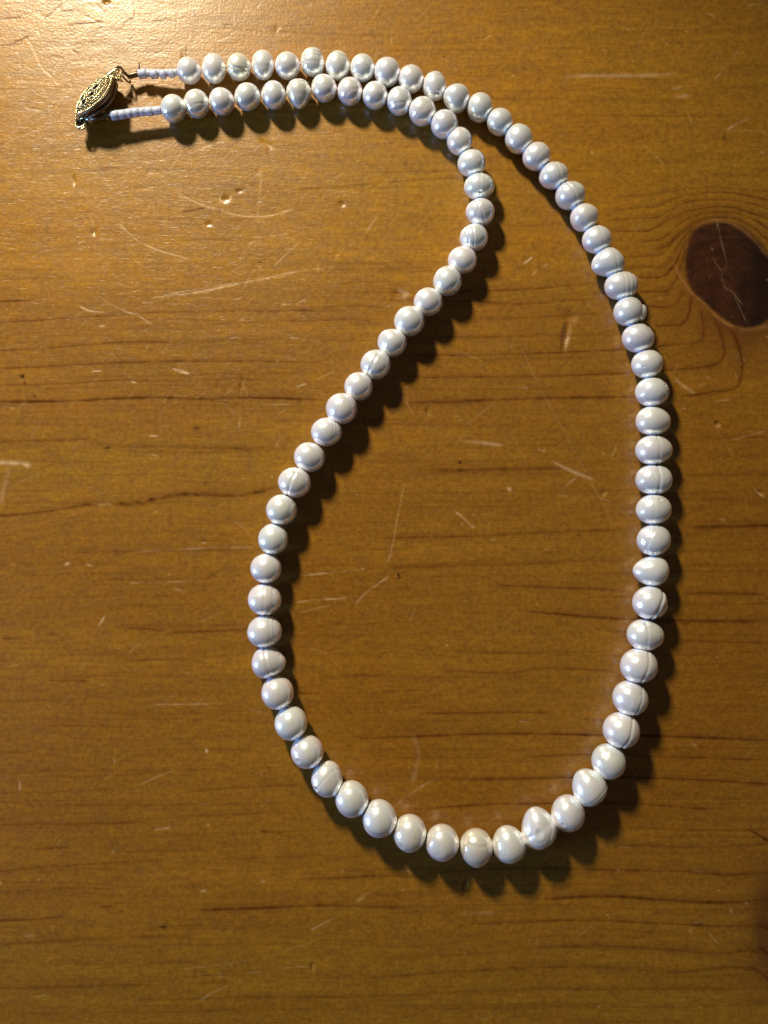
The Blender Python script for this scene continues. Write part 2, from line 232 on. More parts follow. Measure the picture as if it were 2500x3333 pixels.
PITS = [ # x, y, rx, ry, darkness
 ('4',97,430,9,9,1.3), ('4',108,460,5,8,.8), ('4',88,500,6,14,.25), ('4',150,518,5,4,1.1), ('4',850,655,13,8,.9), ('4',463,740,15,6,1.0), ('4',435,728,18,5,.4), ('4',655,965,14,7,.9), ('4',525,978,13,6,.8), ('4',598,975,12,6,.8), ('4',800,940,22,8,.8), ('4',850,945,16,7,.6),
 ('4',1110,932,20,8,.6), ('4',1012,740,16,8,.5), ('4',1385,1140,10,4,1.0), ('4',915,1290,18,8,.5), ('4',878,1143,7,6,.7), ('6',920,95,16,8,.5), ('6',905,105,10,5,.5),
 ('5',328,805,7,7,1.5), ('5',63,1290,5,7,1.5), ('5',66,1303,5,4,1.5), ('5',840,1118,9,4,.9), ('5',330,838,16,7,.7), ('5',520,835,18,8,.5), ('5',530,850,8,4,.5), ('5',1470,300,8,14,.4),
 ('7',705,687,15,6,.9), ('7',1140,275,14,5,.7), ('7',382,416,6,4,.8), ('7',838,516,14,10,.35), ('7',1580,467,6,4,.9), ('7',1615,466,7,4,.8), ('7',1017,707,6,4,.7), ('8',1523,245,6,4,1.2), ('8',1325,1100,26,6,.5), ('3',1470,595,6,8,.9), ('3',260,245,5,5,.8), ('6',1630,812,4,4,.0)]
DENTS = [ # x, y, rx, ry, depth, angle : real hollows in the surface
 ('5',803,175,26,26,1.3,0), ('5',785,250,14,65,1.6,8), ('2',972,858,19,15,.8,0), ('2',1475,882,14,11,.7,0), ('2',1036,823,14,8,.6,0), ('2',790,260,6,30,.3,0), ('5',1440,638,13,13,1.0,0), ('7',1350,860,9,18,.9,0), ('8',355,725,9,20,.9,20),
 ('5',190,585,9,18,.6,0), ('2',320,780,8,20,.7,0), ('2',405,1000,10,14,.8,0), ('2',1150,620,30,10,.6,30), ('2',900,968,15,10,.6,0), ('5',70,75,30,20,.9,0), ('2',460,8,14,10,.9,0), ('4',1045,470,8,40,.5,10), ('4',940,470,6,20,.4,0), ('5',945,935,12,10,.8,0), ('5',1625,935,18,10,.9,35)]
KNOT = P('K', [(455,460),(520,405),(640,368),(760,362),(900,398),(1000,458),(1100,556),(1180,668),(1270,850),(1310,1050),(1280,1200),(1190,1300),(1085,1368),(1000,1387),(900,1372),(800,1322),(680,1242),(560,1135),(450,1012),(402,900),(384,780),(396,640)])

def smooth_poly(pts, sub=6):
    if len(pts) < 3: return pts
    p = [pts[0]] + list(pts) + [pts[-1]]; out = []
    for i in range(1, len(p) - 2):
        a, b, c, d = p[i-1], p[i], p[i+1], p[i+2]
        for k in range(sub):
            t = k / sub
            out.append(tuple(0.5 * (2*b[j] + (c[j]-a[j])*t + (2*a[j]-5*b[j]+4*c[j]-d[j])*t*t + (3*b[j]-a[j]-3*c[j]+d[j])*t**3) for j in (0, 1)))
    out.append(pts[-1]); return out

# ---------------------------------------------------------------- the table
STEP = 3.5
def axis(lo, hi, far_lo, far_hi):
    a = list(np.arange(lo, hi, STEP)); s = STEP; x = a[-1]
    while x < far_hi:
        s *= 1.28; x = min(x + s, far_hi); a.append(x)
    s = STEP; x = a[0]; pre = []
    while x > far_lo:
        s *= 1.28; x = max(x - s, far_lo); pre.append(x)
    return np.array(pre[::-1] + a)
XS = axis(-70, 2570, -5200, 7000); YS = axis(-70, 3400, -5600, 8200)
NX, NY = len(XS), len(YS)
GX, GY = np.meshgrid(XS, YS)
warp = vnoise(GX / 420, GY / 190, 3) * 9 + vnoise(GX / 130, GY / 60, 4) * 3.0 + vnoise(GX / 40, GY / 30, 5) * 0.9
wx = vnoise(GX / 60, GY / 60, 6) * 2.0
fine = vnoise(GX / 14, GY / 9, 8) * 0.9

def stroke(F, pts, width, strength, seed, use_warp=True, dash=.30, spread=0.0):
    pts = smooth_poly(pts); rs = np.random.default_rng(seed)
    x0 = min(p[0] for p in pts); x1 = max(p[0] for p in pts); y0 = min(p[1] for p in pts); y1 = max(p[1] for p in pts)
    m = width * 4 + 16
    i0, i1 = np.searchsorted(XS, [x0 - m, x1 + m]); j0, j1 = np.searchsorted(YS, [y0 - m, y1 + m])
    if i1 <= i0 or j1 <= j0: return
    gx = GX[j0:j1, i0:i1]; gy = GY[j0:j1, i0:i1]
    if use_warp: gy = gy + warp[j0:j1, i0:i1] * 0.33 + fine[j0:j1, i0:i1]
    else: gy = gy + fine[j0:j1, i0:i1] * .6
    best = np.full(gx.shape, 1e9); par = np.zeros(gx.shape); L = 0.0
    for a, b in zip(pts[:-1], pts[1:]):
        dx, dy = b[0] - a[0], b[1] - a[1]; l = math.hypot(dx, dy)
        if l < 1e-6: continue
        sx0, sx1 = np.searchsorted(gx[0], [min(a[0], b[0]) - m, max(a[0], b[0]) + m])
        if sx1 <= sx0: L += l; continue
        X = gx[:, sx0:sx1]; Y = gy[:, sx0:sx1]
        t = np.clip(((X - a[0]) * dx + (Y - a[1]) * dy) / (l * l), 0, 1)
        d = np.hypot(X - a[0] - t * dx, Y - a[1] - t * dy)
        bb = best[:, sx0:sx1]; pp = par[:, sx0:sx1]; k = d < bb
        bb[k] = d[k]; pp[k] = (L + t * l)[k]; L += l
    o = rs.random() * 200
    n = vnoise(par / 55 + o, par * 0 + o, 9) * .6 + vnoise(par / 14 + o, par * 0 + 3 + o, 10) * .4
    w = np.maximum(width * (1 + .35 * n), 1.5)
    ends = np.clip(np.minimum(par, L - par) / max(10.0, .12 * L) + .25, 0, 1)
    val = np.exp(-(best / w) ** 2) * strength * ends * np.clip(1 - dash + dash * 1.6 * n + dash * .4, .08, 1.4)
    F[j0:j1, i0:i1] = np.maximum(F[j0:j1, i0:i1], val) if spread == 0 else F[j0:j1, i0:i1] + val

line = np.zeros(GX.shape); scr = np.zeros(GX.shape); tan_ = np.zeros(GX.shape); gouge = np.zeros(GX.shape)
band = np.zeros(GX.shape)
for i, (z, pts, w, s) in enumerate(GRAIN):
    stroke(line, P(z, pts), w * .95, s, i)
    if z != '2': stroke(band, [(x, y - 5) for x, y in P(z, pts)], w * 3.2, s * .55, i, True, .3)
# faint intermediate lines and the lines outside the picture
for i, y in enumerate(np.arange(-5500, 8200, 47)):
    y = y + rng.normal() * 12
    for seg in range(14):
        x = -5200 + seg * 870 + rng.uniform(0, 400); l = rng.uniform(250, 900)
        inside = -50 < y < 3380 and x < 2550 and x + l > -50
        if inside and (x + l > 2000 and 400 < y < 1500): continue
        stroke(line, [(x, y), (x + l / 2, y + rng.normal() * 5 - 3), (x + l, y + rng.normal() * 8 - 6)], 3.0 if inside else 7.0, rng.uniform(.12, .4) if inside else .8, 500 + i * 20 + seg)
for i, (z, pts, w, s) in enumerate(SCR): stroke(scr, P(z, pts), w * .62, s * (.72 if z in '58' else 1), 3000 + i, False, .5)
for i, (z, pts, w, s) in enumerate(TAN): stroke(tan_, P(z, pts), w * .7, s, 4000 + i, True, .35)
# hair-fine random scratches and scuffs all over, more of them at the upper left
for i in range(520):
    if i < 300: x, y = rng.uniform(-60, 1500), rng.uniform(-60, 1500)
    else: x, y = rng.uniform(-60, 2560), rng.uniform(-60, 3400)
    l = rng.uniform(8, 75); a = rng.choice([rng.uniform(-.5, .5), rng.uniform(.4, 1.2), rng.uniform(-1.5, 1.5)])
    c = rng.normal() * l * .12
    stroke(gouge, [(x, y), (x + l/2 * math.cos(a) - c * math.sin(a), y - l/2 * math.sin(a) + c), (x + l * math.cos(a), y - l * math.sin(a))], rng.uniform(1.4, 2.4), rng.uniform(.25, .9), 6000 + i, False, .4)
pit = np.zeros(GX.shape); dent = np.zeros(GX.shape)
def spot(F, x, y, rx, ry, v, ang=0, hard=1.0):
    i0, i1 = np.searchsorted(XS, [x - 4 * max(rx, ry), x + 4 * max(rx, ry)]); j0, j1 = np.searchsorted(YS, [y - 4 * max(rx, ry), y + 4 * max(rx, ry)])
    if i1 <= i0 or j1 <= j0: return
    X = GX[j0:j1, i0:i1] - x + wx[j0:j1, i0:i1]; Y = GY[j0:j1, i0:i1] - y + fine[j0:j1, i0:i1] * 2; c, s_ = math.cos(math.radians(ang)), math.sin(math.radians(ang))
    u = (X * c + Y * s_) / rx; w = (-X * s_ + Y * c) / ry
    F[j0:j1, i0:i1] = np.maximum(F[j0:j1, i0:i1], v * np.exp(-(u * u + w * w) ** hard))
for z, x, y, rx, ry, v in PITS:
    (x, y), = P(z, [(x, y)]); spot(pit, x, y, rx / 1.33, ry / 1.33, v)
for z, x, y, rx, ry, v, a in DENTS:
    (x, y), = P(z, [(x, y)]); spot(dent, x, y, rx / 1.33, ry / 1.33, v, a, 1.3)
for i in range(150):   # tiny pores and specks
    spot(pit, rng.uniform(0, 2500), rng.uniform(0, 3333), rng.uniform(2.0, 7), rng.uniform(1.6, 2.6), rng.uniform(.3, .9))
for i in range(70):
    spot(scr, rng.uniform(0, 2500), rng.uniform(0, 3333), rng.uniform(1.8, 3.2), rng.uniform(1.5, 2.4), rng.uniform(.4, .9))
for i in range(40):
    spot(dent, rng.uniform(0, 1700), rng.uniform(0, 1500), rng.uniform(6, 20), rng.uniform(4, 9), rng.uniform(.06, .2), rng.uniform(0, 180))

# knot: signed distance to its outline
def inside_dist(poly, X, Y):
    best = np.full(X.shape, 1e9); ins = np.zeros(X.shape, bool); n = len(poly)
    for k in range(n):
        a, b = poly[k], poly[(k + 1) % n]; dx, dy = b[0] - a[0], b[1] - a[1]
        t = np.clip(((X - a[0]) * dx + (Y - a[1]) * dy) / (dx * dx + dy * dy), 0, 1)
        best = np.minimum(best, np.hypot(X - a[0] - t * dx, Y - a[1] - t * dy))
        c = ((a[1] > Y) != (b[1] > Y)) & (X < (b[0] - a[0]) * (Y - a[1]) / (b[1] - a[1] + 1e-9) + a[0]); ins ^= c
    return np.where(ins, best, -best)
kn = np.full(GX.shape, -200.0)
i0, i1 = np.searchsorted(XS, [2000, 2900]); j0, j1 = np.searchsorted(YS, [500, 1300])
kn[j0:j1, i0:i1] = inside_dist(smooth_poly(KNOT + [KNOT[0]], 4)[:-1], GX[j0:j1, i0:i1] + wx[j0:j1, i0:i1], GY[j0:j1, i0:i1] + fine[j0:j1, i0:i1] * 2)
kn2 = (1 - np.sqrt(((GX - 2585) / 105) ** 2 + ((GY - 3020) / 165) ** 2)) * 105
# the long grain direction: y shifted by the bulge round each knot
r1 = np.sqrt(((GX - 2400) / 330) ** 2 + ((GY - 900) / 250) ** 2)
flow = GY + warp + 190 * np.exp(-r1 ** 2) + np.sign(GY - 3020) * -60 * np.exp(-(((GX - 2585) / 200) ** 2 + ((GY - 3020) / 220) ** 2))
knot = np.clip(kn / 24 + .62, 0, 1); knot = knot * knot * (3 - 2 * knot); knot2 = np.clip(kn2 / 60 + .5, 0, 1)
halo = (.85 * np.exp(-np.clip(-kn, 0, None) / 45) * np.clip((GY - 850) / 260, 0.5, 1) + .55 * np.exp(-(np.clip(-kn, 0, None) / 330) ** 1.5) * np.clip((GY - 780) / 260, 0.15, 1)) * (1 - knot)
halo2 = np.exp(-np.clip(-kn2, 0, None) / 45) * (1 - knot2)
GZ = (-dent * 4.5 - gouge * .9 - np.clip(scr, 0, 1) * .7 - line * .12 - np.clip(pit, 0, 1) * .7 - knot * 0.5) * (1.0)
GZ += vnoise(GX / 55, flow / 24, 21) * .18 + vnoise(GX / 24, flow / 9, 22) * .07

co = np.stack([(GX - 1250) * S, (1666.5 - GY) * S, GZ * S], -1).reshape(-1, 3).astype(np.float32)
idx = np.arange(NX * NY).reshape(NY, NX)
quads = np.stack([idx[:-1, :-1], idx[1:, :-1], idx[1:, 1:], idx[:-1, 1:]], -1).reshape(-1, 4)
qk = (kn[:-1, :-1] > 0).reshape(-1); qk2 = (kn2[:-1, :-1] > 0).reshape(-1)

# varnished pine
pine, nt, bs = new_mat("varnished_pine")
def attr(n): return N(nt, 'ShaderNodeAttribute', attribute_name=n)
def mathn(op, a, b=None, clamp=False):
    n = nt.nodes.new('ShaderNodeMath'); n.operation = op; n.use_clamp = clamp
    for k, v in enumerate((a, b)):
        if v is None: continue
        if isinstance(v, (int, float)): n.inputs[k].default_value = v
        else: nt.links.new(v, n.inputs[k])
    return n.outputs[0]
def mixc(f, a, b, mode='MIX'):
    n = nt.nodes.new('ShaderNodeMix'); n.data_type = 'RGBA'; n.blend_type = mode; n.clamp_factor = True
    for s_, v in ((n.inputs[0], f), (n.inputs[6], a), (n.inputs[7], b)):
        if isinstance(v, (int, float)): s_.default_value = v
        elif isinstance(v, tuple): s_.default_value = (*v, 1)
        else: nt.links.new(v, s_)
    return n.outputs[2]
geo = N(nt, 'ShaderNodeTexCoord'); sep = N(nt, 'ShaderNodeSeparateXYZ'); nt.links.new(geo.outputs['Object'], sep.inputs[0])
aflow = attr('flow')
def fnoise(sx, sy, detail=3, rough=.55, ox=0.0):
    cx = nt.nodes.new('ShaderNodeCombineXYZ')
    nt.links.new(mathn('ADD', mathn('MULTIPLY', sep.outputs[0], sx / S), ox), cx.inputs[0]); nt.links.new(mathn('MULTIPLY', aflow.outputs['Fac'], sy), cx.inputs[1])
    n = N(nt, 'ShaderNodeTexNoise'); n.inputs['Scale'].default_value = 1.0; n.inputs['Detail'].default_value = detail; n.inputs['Roughness'].default_value = rough
    nt.links.new(cx.outputs[0], n.inputs['Vector']); return n.outputs['Fac']
def ramp(f, lo, hi, a=0.0, b=1.0):
    n = N(nt, 'ShaderNodeMapRange'); n.clamp = True
    nt.links.new(f, n.inputs[0])
    for k, v in zip((1, 2, 3, 4), (lo, hi, a, b)): n.inputs[k].default_value = v
    return n.outputs[0]
wide = fnoise(1/1900, 1/230, 2, .5); mid = fnoise(1/520, 1/42, 4, .6, 3.3); fib = fnoise(1/120, 1/6.5, 5, .68, 7.7); mott = fnoise(1/60, 1/42, 5, .65, 1.9); flk = fnoise(1/46, 1/5, 3, .6, 13.1)
col = mixc(ramp(wide, .35, .65), (.280, .098, .0050), (.430, .180, .0100))
tone = attr('tone'); col = mixc(tone.outputs['Fac'], col, (.315, .182, .008))
right_dim = attr('heart'); col = mixc(mathn('MULTIPLY', right_dim.outputs['Fac'], .6, True), col, (.185, .062, .0022))  # reddish-brown right side, its dimmer light put into the wood colour
col = mixc(ramp(mid, .42, .66, 0, .75), col, (.150, .055, .003))
col = mixc(ramp(fib, .30, .70, .0, .6), mixc(.36, col, (.54, .27, .016)), mixc(.56, col, (.120, .038, .002)))
col = mixc(ramp(mott, .36, .66, 0, .5), col, (.145, .056, .003))
grit = N(nt, 'ShaderNodeTexNoise'); grit.inputs['Scale'].default_value = 1 / (16 * S); grit.inputs['Detail'].default_value = 4; grit.inputs['Roughness'].default_value = .7; nt.links.new(geo.outputs['Object'], grit.inputs['Vector'])
col = mixc(ramp(grit.outputs['Fac'], .35, .65, 0, 1), mixc(.33, col, (.10, .036, .002)), mixc(.22, col, (.46, .25, .020)))
col = mixc(ramp(flk, .62, .74, 0, .35), col, (.10, .038, .010))
ab = attr('band'); col = mixc(mathn('MULTIPLY', ab.outputs['Fac'], .55, True), col, (.150, .048, .003)); aline = attr('grain_line'); col = mixc(mathn('MULTIPLY', aline.outputs['Fac'], .85, True), col, (.066, .020, .004))
ah = attr('halo'); col = mixc(mathn('MULTIPLY', ah.outputs['Fac'], .78), col, (.085, .026, .006))
ak = attr('knot'); kd = attr('kdepth')
kw = nt.nodes.new('ShaderNodeCombineXYZ'); nt.links.new(mathn('MULTIPLY', kd.outputs['Fac'], .16), kw.inputs[0]); kn_ = N(nt, 'ShaderNodeTexNoise'); kn_.inputs['Detail'].default_value = 3; kn_.inputs['Scale'].default_value = 1; nt.links.new(kw.outputs[0], kn_.inputs['Vector'])
kcol = mixc(ramp(mott, .35, .65), (.030, .0095, .0032), (.066, .0190, .0055)); kcol = mixc(ramp(kn_.outputs['Fac'], .42, .62, 0, .6), kcol, (.013, .0035, .0018));  kcol = mixc(ramp(sep.outputs[0], (2380 - 1250) * S, (2470 - 1250) * S, 0, .85), kcol, (.010, .003, .0015)); col = mixc(ak.outputs['Fac'], col, kcol)
at = attr('seam'); col = mixc(mathn('MULTIPLY', at.outputs['Fac'], .85, True), col, (.30, .13, .035))
ap = attr('pit'); col = mixc(mathn('MULTIPLY', ap.outputs['Fac'], .9, True), col, (.028, .010, .004))
asx = attr('scratch'); col = mixc(mathn('MULTIPLY', asx.outputs['Fac'], .7, True), col, (.80, .60, .38))
nt.links.new(col, bs.inputs['Base Color'])
r0 = mathn('ADD', ramp(mott, .3, .7, .36, .50), mathn('MULTIPLY', asx.outputs['Fac'], .15))
nt.links.new(r0, bs.inputs['Roughness'])
crack = mathn('SUBTRACT', 1.0, mathn('MULTIPLY', mathn('ADD', aline.outputs['Fac'], ap.outputs['Fac']), .85, True), True)
nt.links.new(mathn('MULTIPLY', crack, .2), bs.inputs['Specular IOR Level'])
nt.links.new(mathn('MULTIPLY', crack, .52), bs.inputs['Coat Weight']); bs.inputs['Coat IOR'].default_value = 1.5
nt.links.new(ramp(mott, .3, .7, .22, .33), bs.inputs['Coat Roughness'])
peel = N(nt, 'ShaderNodeTexNoise'); peel.inputs['Scale'].default_value = 1 / (8 * S); peel.inputs['Detail'].default_value = 3; nt.links.new(geo.outputs['Object'], peel.inputs['Vector'])
hgt = mathn('ADD', mathn('MULTIPLY', fib, .28), mathn('MULTIPLY', peel.outputs['Fac'], .62)); hgt = mathn('SUBTRACT', hgt, mathn('MULTIPLY', ramp(flk, .60, .72), .25))
bmp = N(nt, 'ShaderNodeBump'); bmp.inputs['Strength'].default_value = .42; bmp.inputs['Distance'].default_value = 2.6 * S
nt.links.new(hgt, bmp.inputs['Height']); nt.links.new(bmp.outputs[0], bs.inputs['Normal']); nt.links.new(bmp.outputs[0], bs.inputs['Coat Normal'])

# boards have tones of their own: golden left middle, olive bottom; right side carries painted lamp falloff
tn = np.clip((GY - 2880) / 260, 0, 1) * .75 + np.exp(-((GY - 1530) / 130) ** 2) * np.clip((1250 - GX) / 500, 0, 1) * .55 + np.exp(-((GY - 560) / 110) ** 2) * .35
tn = np.clip(tn + vnoise(GX / 500, flow / 90, 31) * .15, 0, 1)
heart = np.clip((GX - 900) / 900, 0, 1) * np.exp(-((GY - 1750) / 1050) ** 2); heart = np.clip(heart * .8 + vnoise(GX / 420, flow / 70, 33) * .14, 0, 1)  # heart: falloff of lamplight put into the colour, over reddish-brown wood
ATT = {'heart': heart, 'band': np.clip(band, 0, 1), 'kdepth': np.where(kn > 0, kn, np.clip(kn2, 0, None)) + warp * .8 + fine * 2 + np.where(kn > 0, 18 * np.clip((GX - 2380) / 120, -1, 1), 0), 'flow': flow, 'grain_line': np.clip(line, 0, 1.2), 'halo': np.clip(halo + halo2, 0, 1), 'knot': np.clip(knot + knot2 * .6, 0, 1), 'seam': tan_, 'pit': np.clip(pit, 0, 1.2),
       'scratch': np.clip(scr * .8 + gouge * .15, 0, 1.6), 'tone': tn}
def grid_part(name, mask, parent=None):
    q = quads[mask]; used, inv = np.unique(q, return_inverse=True)
    me = bpy.data.meshes.new(name); me.vertices.add(len(used)); me.loops.add(len(q) * 4); me.polygons.add(len(q))
    me.vertices.foreach_set('co', co[used].ravel()); me.loops.foreach_set('vertex_index', inv.ravel().astype(np.int32))
    me.polygons.foreach_set('loop_start', np.arange(0, len(q) * 4, 4, dtype=np.int32)); me.update(calc_edges=True)
    me.polygons.foreach_set('use_smooth', np.ones(len(q), bool))
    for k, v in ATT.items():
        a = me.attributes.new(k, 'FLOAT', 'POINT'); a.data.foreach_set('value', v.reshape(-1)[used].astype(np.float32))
    me.materials.append(pine); me.update()
    o = bpy.data.objects.new(name, me); scene.collection.objects.link(o)
    if parent: o.parent = parent
    return o
table = bpy.data.objects.new("wooden_table", None); scene.collection.objects.link(table)
table['label'] = "scratched amber varnished pine table with dark knots under the pearl necklace"; table['category'] = "table"
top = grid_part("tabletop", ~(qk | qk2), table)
k1 = grid_part("knot", qk, table); k1['label'] = "large dark red knot with a pale branching crack"
k2 = grid_part("knot", qk2, table); k2['label'] = "dark knot cut by the right edge near the bottom corner"
bx0, bx1, by0, by1 = (XS[0] - 1250) * S, (XS[-1] - 1250) * S, (1666.5 - YS[-1]) * S, (1666.5 - YS[0]) * S
edge, ent, ebs = new_mat("table_edge"); ebs.inputs['Base Color'].default_value = (.24, .11, .028, 1); ebs.inputs['Roughness'].default_value = .45
en = N(ent, 'ShaderNodeTexNoise'); en.inputs['Scale'].default_value = 30; emx = N(ent, 'ShaderNodeMix', data_type='RGBA')
emx.inputs[6].default_value = (.18, .08, .02, 1); emx.inputs[7].default_value = (.32, .16, .04, 1); ent.links.new(en.outputs['Fac'], emx.inputs[0]); ent.links.new(emx.outputs[2], ebs.inputs['Base Color'])
zt, zb = -2.5 * S, -0.03
mesh_obj("table_edge", [(bx0,by0,zt),(bx1,by0,zt),(bx1,by1,zt),(bx0,by1,zt),(bx0,by0,zb),(bx1,by0,zb),(bx1,by1,zb),(bx0,by1,zb)],
         [(0,4,5,1),(1,5,6,2),(2,6,7,3),(3,7,4,0),(7,6,5,4)], edge, table, False)

# ---------------------------------------------------------------- pearls
# bounding boxes read from enlarged crops: (crop x, crop y, crop scale, x0, x1, y0, y1)
A_ = (200,130,2.37); B_ = (850,100,2.37); C_ = (1350,250,2.074); D_ = (1800,800,2.37); E_ = (1850,1450,3.16); F_ = (1500,2100,2.37); G_ = (750,2000,2.212); H_ = (750,1200,2.602); I_ = (1050,850,2.765); J_ = (750,1850,3.318)
BOX = {1:(A_,888,1082,133,346),2:(A_,1083,1272,100,340),3:(A_,1275,1465,97,320),4:(A_,1468,1642,75,313),5:(B_,108,300,155,382),6:(B_,305,487,128,356),7:(B_,497,685,148,388),8:(B_,688,878,173,400),
 9:(B_,872,1076,200,440),10:(B_,1058,1255,257,486),11:(B_,1245,1430,308,545),12:(B_,1403,1608,410,642),13:(C_,352,528,103,312),14:(C_,485,665,207,403),15:(C_,608,800,312,527),16:(C_,725,922,437,640),
 17:(C_,838,1040,570,765),18:(C_,948,1155,700,902),19:(C_,1048,1244,853,1048),20:(C_,1127,1335,1002,1197),21:(D_,293,557,10,242),22:(D_,395,660,195,420),23:(D_,465,725,392,620),24:(D_,529,786,600,825),
 25:(D_,602,853,800,1025),26:(D_,631,897,1015,1242),27:(D_,635,912,1240,1462),28:(D_,633,926,1462,1690),29:(E_,688,1070,200,503),30:(E_,690,1066,503,812),31:(E_,698,1060,815,1135),32:(E_,656,1038,1135,1450),
 33:(E_,652,1022,1445,1790),34:(E_,597,990,1785,2115),35:(F_,1225,1522,22,297),36:(F_,1166,1450,270,545),37:(F_,1091,1385,513,800),38:(F_,1005,1278,755,1040),39:(F_,858,1132,947,1247),40:(F_,693,962,1148,1445),
 41:(F_,467,745,1240,1580),42:(F_,243,507,1382,1687),43:(F_,-8,247,1410,1720),44:(G_,1404,1647,1503,1783),45:(G_,1173,1412,1433,1717),46:(G_,952,1200,1327,1610),47:(G_,755,995,1193,1468),48:(G_,582,808,1050,1318),
 49:(G_,435,672,865,1113),50:(G_,317,555,655,908),51:(G_,223,457,440,687),52:(G_,152,403,230,463),53:(J_,178,560,507,857),54:(J_,186,555,166,508),55:(H_,168,437,1565,1820),56:(H_,234,492,1312,1575),57:(H_,300,568,1065,1325),
 58:(H_,402,685,835,1095),59:(H_,537,804,623,877),60:(H_,682,948,412,660),61:(I_,27,314,1187,1470),62:(I_,195,455,998,1257),63:(I_,340,615,795,1068),64:(I_,495,760,607,865),65:(I_,643,918,402,678),66:(I_,820,1083,235,498),
 67:(I_,995,1255,40,315),68:(C_,223,420,1142,1335),69:(C_,302,497,990,1182),70:(C_,343,540,820,1012),71:(C_,332,538,648,832),72:(C_,288,482,487,680),73:(C_,215,390,335,533),74:(C_,107,295,217,423),75:(B_,1140,1350,505,740),
 76:(B_,970,1163,425,660),77:(B_,782,976,385,612),78:(B_,588,782,353,582),79:(B_,388,585,333,556),80:(B_,195,385,370,608),81:(B_,0,192,378,612),82:(A_,1335,1535,325,552),83:(A_,1138,1337,362,586),84:(A_,943,1143,375,608),85:(A_,765,968,418,642)}
# grooves: (nx, ny, nz, offset, depth, width); y is up in the picture, z towards the viewer
GV = {2:[(0,1,.1,.30,.022,.05)],3:[(.15,1,.25,-.28,.06,.07)],4:[(0,1,0,-.42,.025,.10)],5:[(0,1,.1,-.6,.02,.08)],6:[(0,1,0,.85,.04,.05),(0,1,0,.62,.05,.05),(0,1,0,.38,.06,.06),(0,1,0,.12,.05,.05),(0,1,0,-.35,.03,.05),(1,.05,0,-.3,.02,.04),(1,0,0,.35,.02,.05)],
 7:[(0,1,0,.28,.045,.06)],8:[(.55,1,.1,-.05,.03,.05)],9:[(.75,.9,0,-.08,.022,.06)],10:[(.7,.7,.35,.62,.03,.05)],11:[(-.1,1,.1,.72,.04,.05),(-.1,1,.1,.5,.05,.05),(-.15,1,0,.28,.04,.05),(0,1,.1,-.68,.05,.06)],
 16:[(.9,-.7,0,.2,.018,.04)],17:[(.93,.25,0,-.42,.02,.04),(.93,.25,0,.18,.045,.05),(.93,.25,0,.55,.03,.05)],18:[(.87,.45,0,-.05,.045,.06),(.87,.45,0,.38,.03,.05)],20:[(.95,.25,0,.12,.03,.05)],
 21:[(.97,.22,0,.30,.035,.04)],22:[(1,.1,0,.0,.03,.05),(1,.1,0,.28,.035,.06),(1,.1,0,.55,.03,.05)],23:[(.98,-.1,0,.80,.05,.06)],24:[(1,.08,0,.55,.022,.04)],25:[(1,-.1,0,.62,.02,.05)],26:[(1,0,0,.55,.02,.05),(1,.1,0,.72,.03,.04)],
 27:[(1,0,0,-.45,.02,.03)],28:[(1,.02,0,.08,.035,.05)],29:[(1,0,0,.10,.06,.07)],30:[(1,0,.1,-.1,.015,.05)],31:[(.92,-.25,.55,-.12,.035,.05),(.9,-.35,.6,.06,.045,.045),(.9,-.5,.6,-.32,.03,.05),(.9,.5,.2,-.62,.015,.05)],
 33:[(.92,-.38,0,.36,.13,.07)],34:[(1,0,0,-.12,.03,.06)],35:[(.95,-.25,0,.20,.06,.06)],36:[(.95,-.28,0,.36,.05,.045)],37:[(.94,-.33,0,.22,.08,.055)],39:[(.62,-.78,0,.42,.03,.035)],41:[(.5,-.9,.2,.05,.05,.12),(.95,-.25,.1,.62,.03,.05)],
 43:[(.05,1,.25,.62,.03,.06)],46:[(.2,1,.3,-.35,.025,.07)],48:[(.6,-.6,.5,.30,.02,.05)],50:[(-.35,.5,.9,.80,.012,.10)],52:[(.96,.26,0,.02,.055,.07)],53:[(1,.1,0,.42,.035,.05),(1,.1,0,.62,.03,.05)],54:[(1,0,0,.08,.025,.05),(1,0,0,.6,.025,.06)],
 55:[(1,.12,0,-.52,.03,.03),(1,.12,0,-.42,.035,.03),(1,.12,0,-.32,.035,.03),(1,.12,0,-.20,.03,.03),(1,.12,0,-.06,.02,.03)],56:[(1,.1,.3,-.5,.03,.05)],57:[(1,-.3,.1,.65,.02,.06)],58:[(.94,-.34,0,-.10,.06,.07)],60:[(1,.1,0,.5,.03,.05),(1,.1,0,.66,.025,.04)],
 61:[(1,-.3,.1,.0,.012,.04)],62:[(.97,.12,.15,-.58,.035,.05)],63:[(.88,-.48,0,-.12,.055,.05),(.88,-.48,0,-.02,.03,.04)],64:[(.9,-.4,0,-.5,.025,.04),(.9,-.4,0,-.62,.02,.04)],66:[(.95,-.2,0,-.58,.025,.04)],69:[(.98,.1,0,-.12,.045,.05),(.98,.1,0,-.5,.035,.045)],
 70:[(.9,.4,0,-.12,.05,.06),(1,-.25,0,-.25,.03,.05)],71:[(1,0,0,0,.02,.05)],74:[(.9,.5,.2,.7,.02,.05)],75:[(.7,-.7,0,.15,.015,.05)],76:[(-.1,1,.1,-.42,.035,.06)],78:[(.4,-.9,.4,.7,.02,.06)],80:[(0,1,0,.55,.05,.08),(0,1,0,-.3,.02,.1)],
 83:[(.8,.5,.3,.62,.03,.04)],84:[(-.3,1,.1,-.38,.03,.05)],85:[(-.1,1,.2,-.60,.03,.06)]}
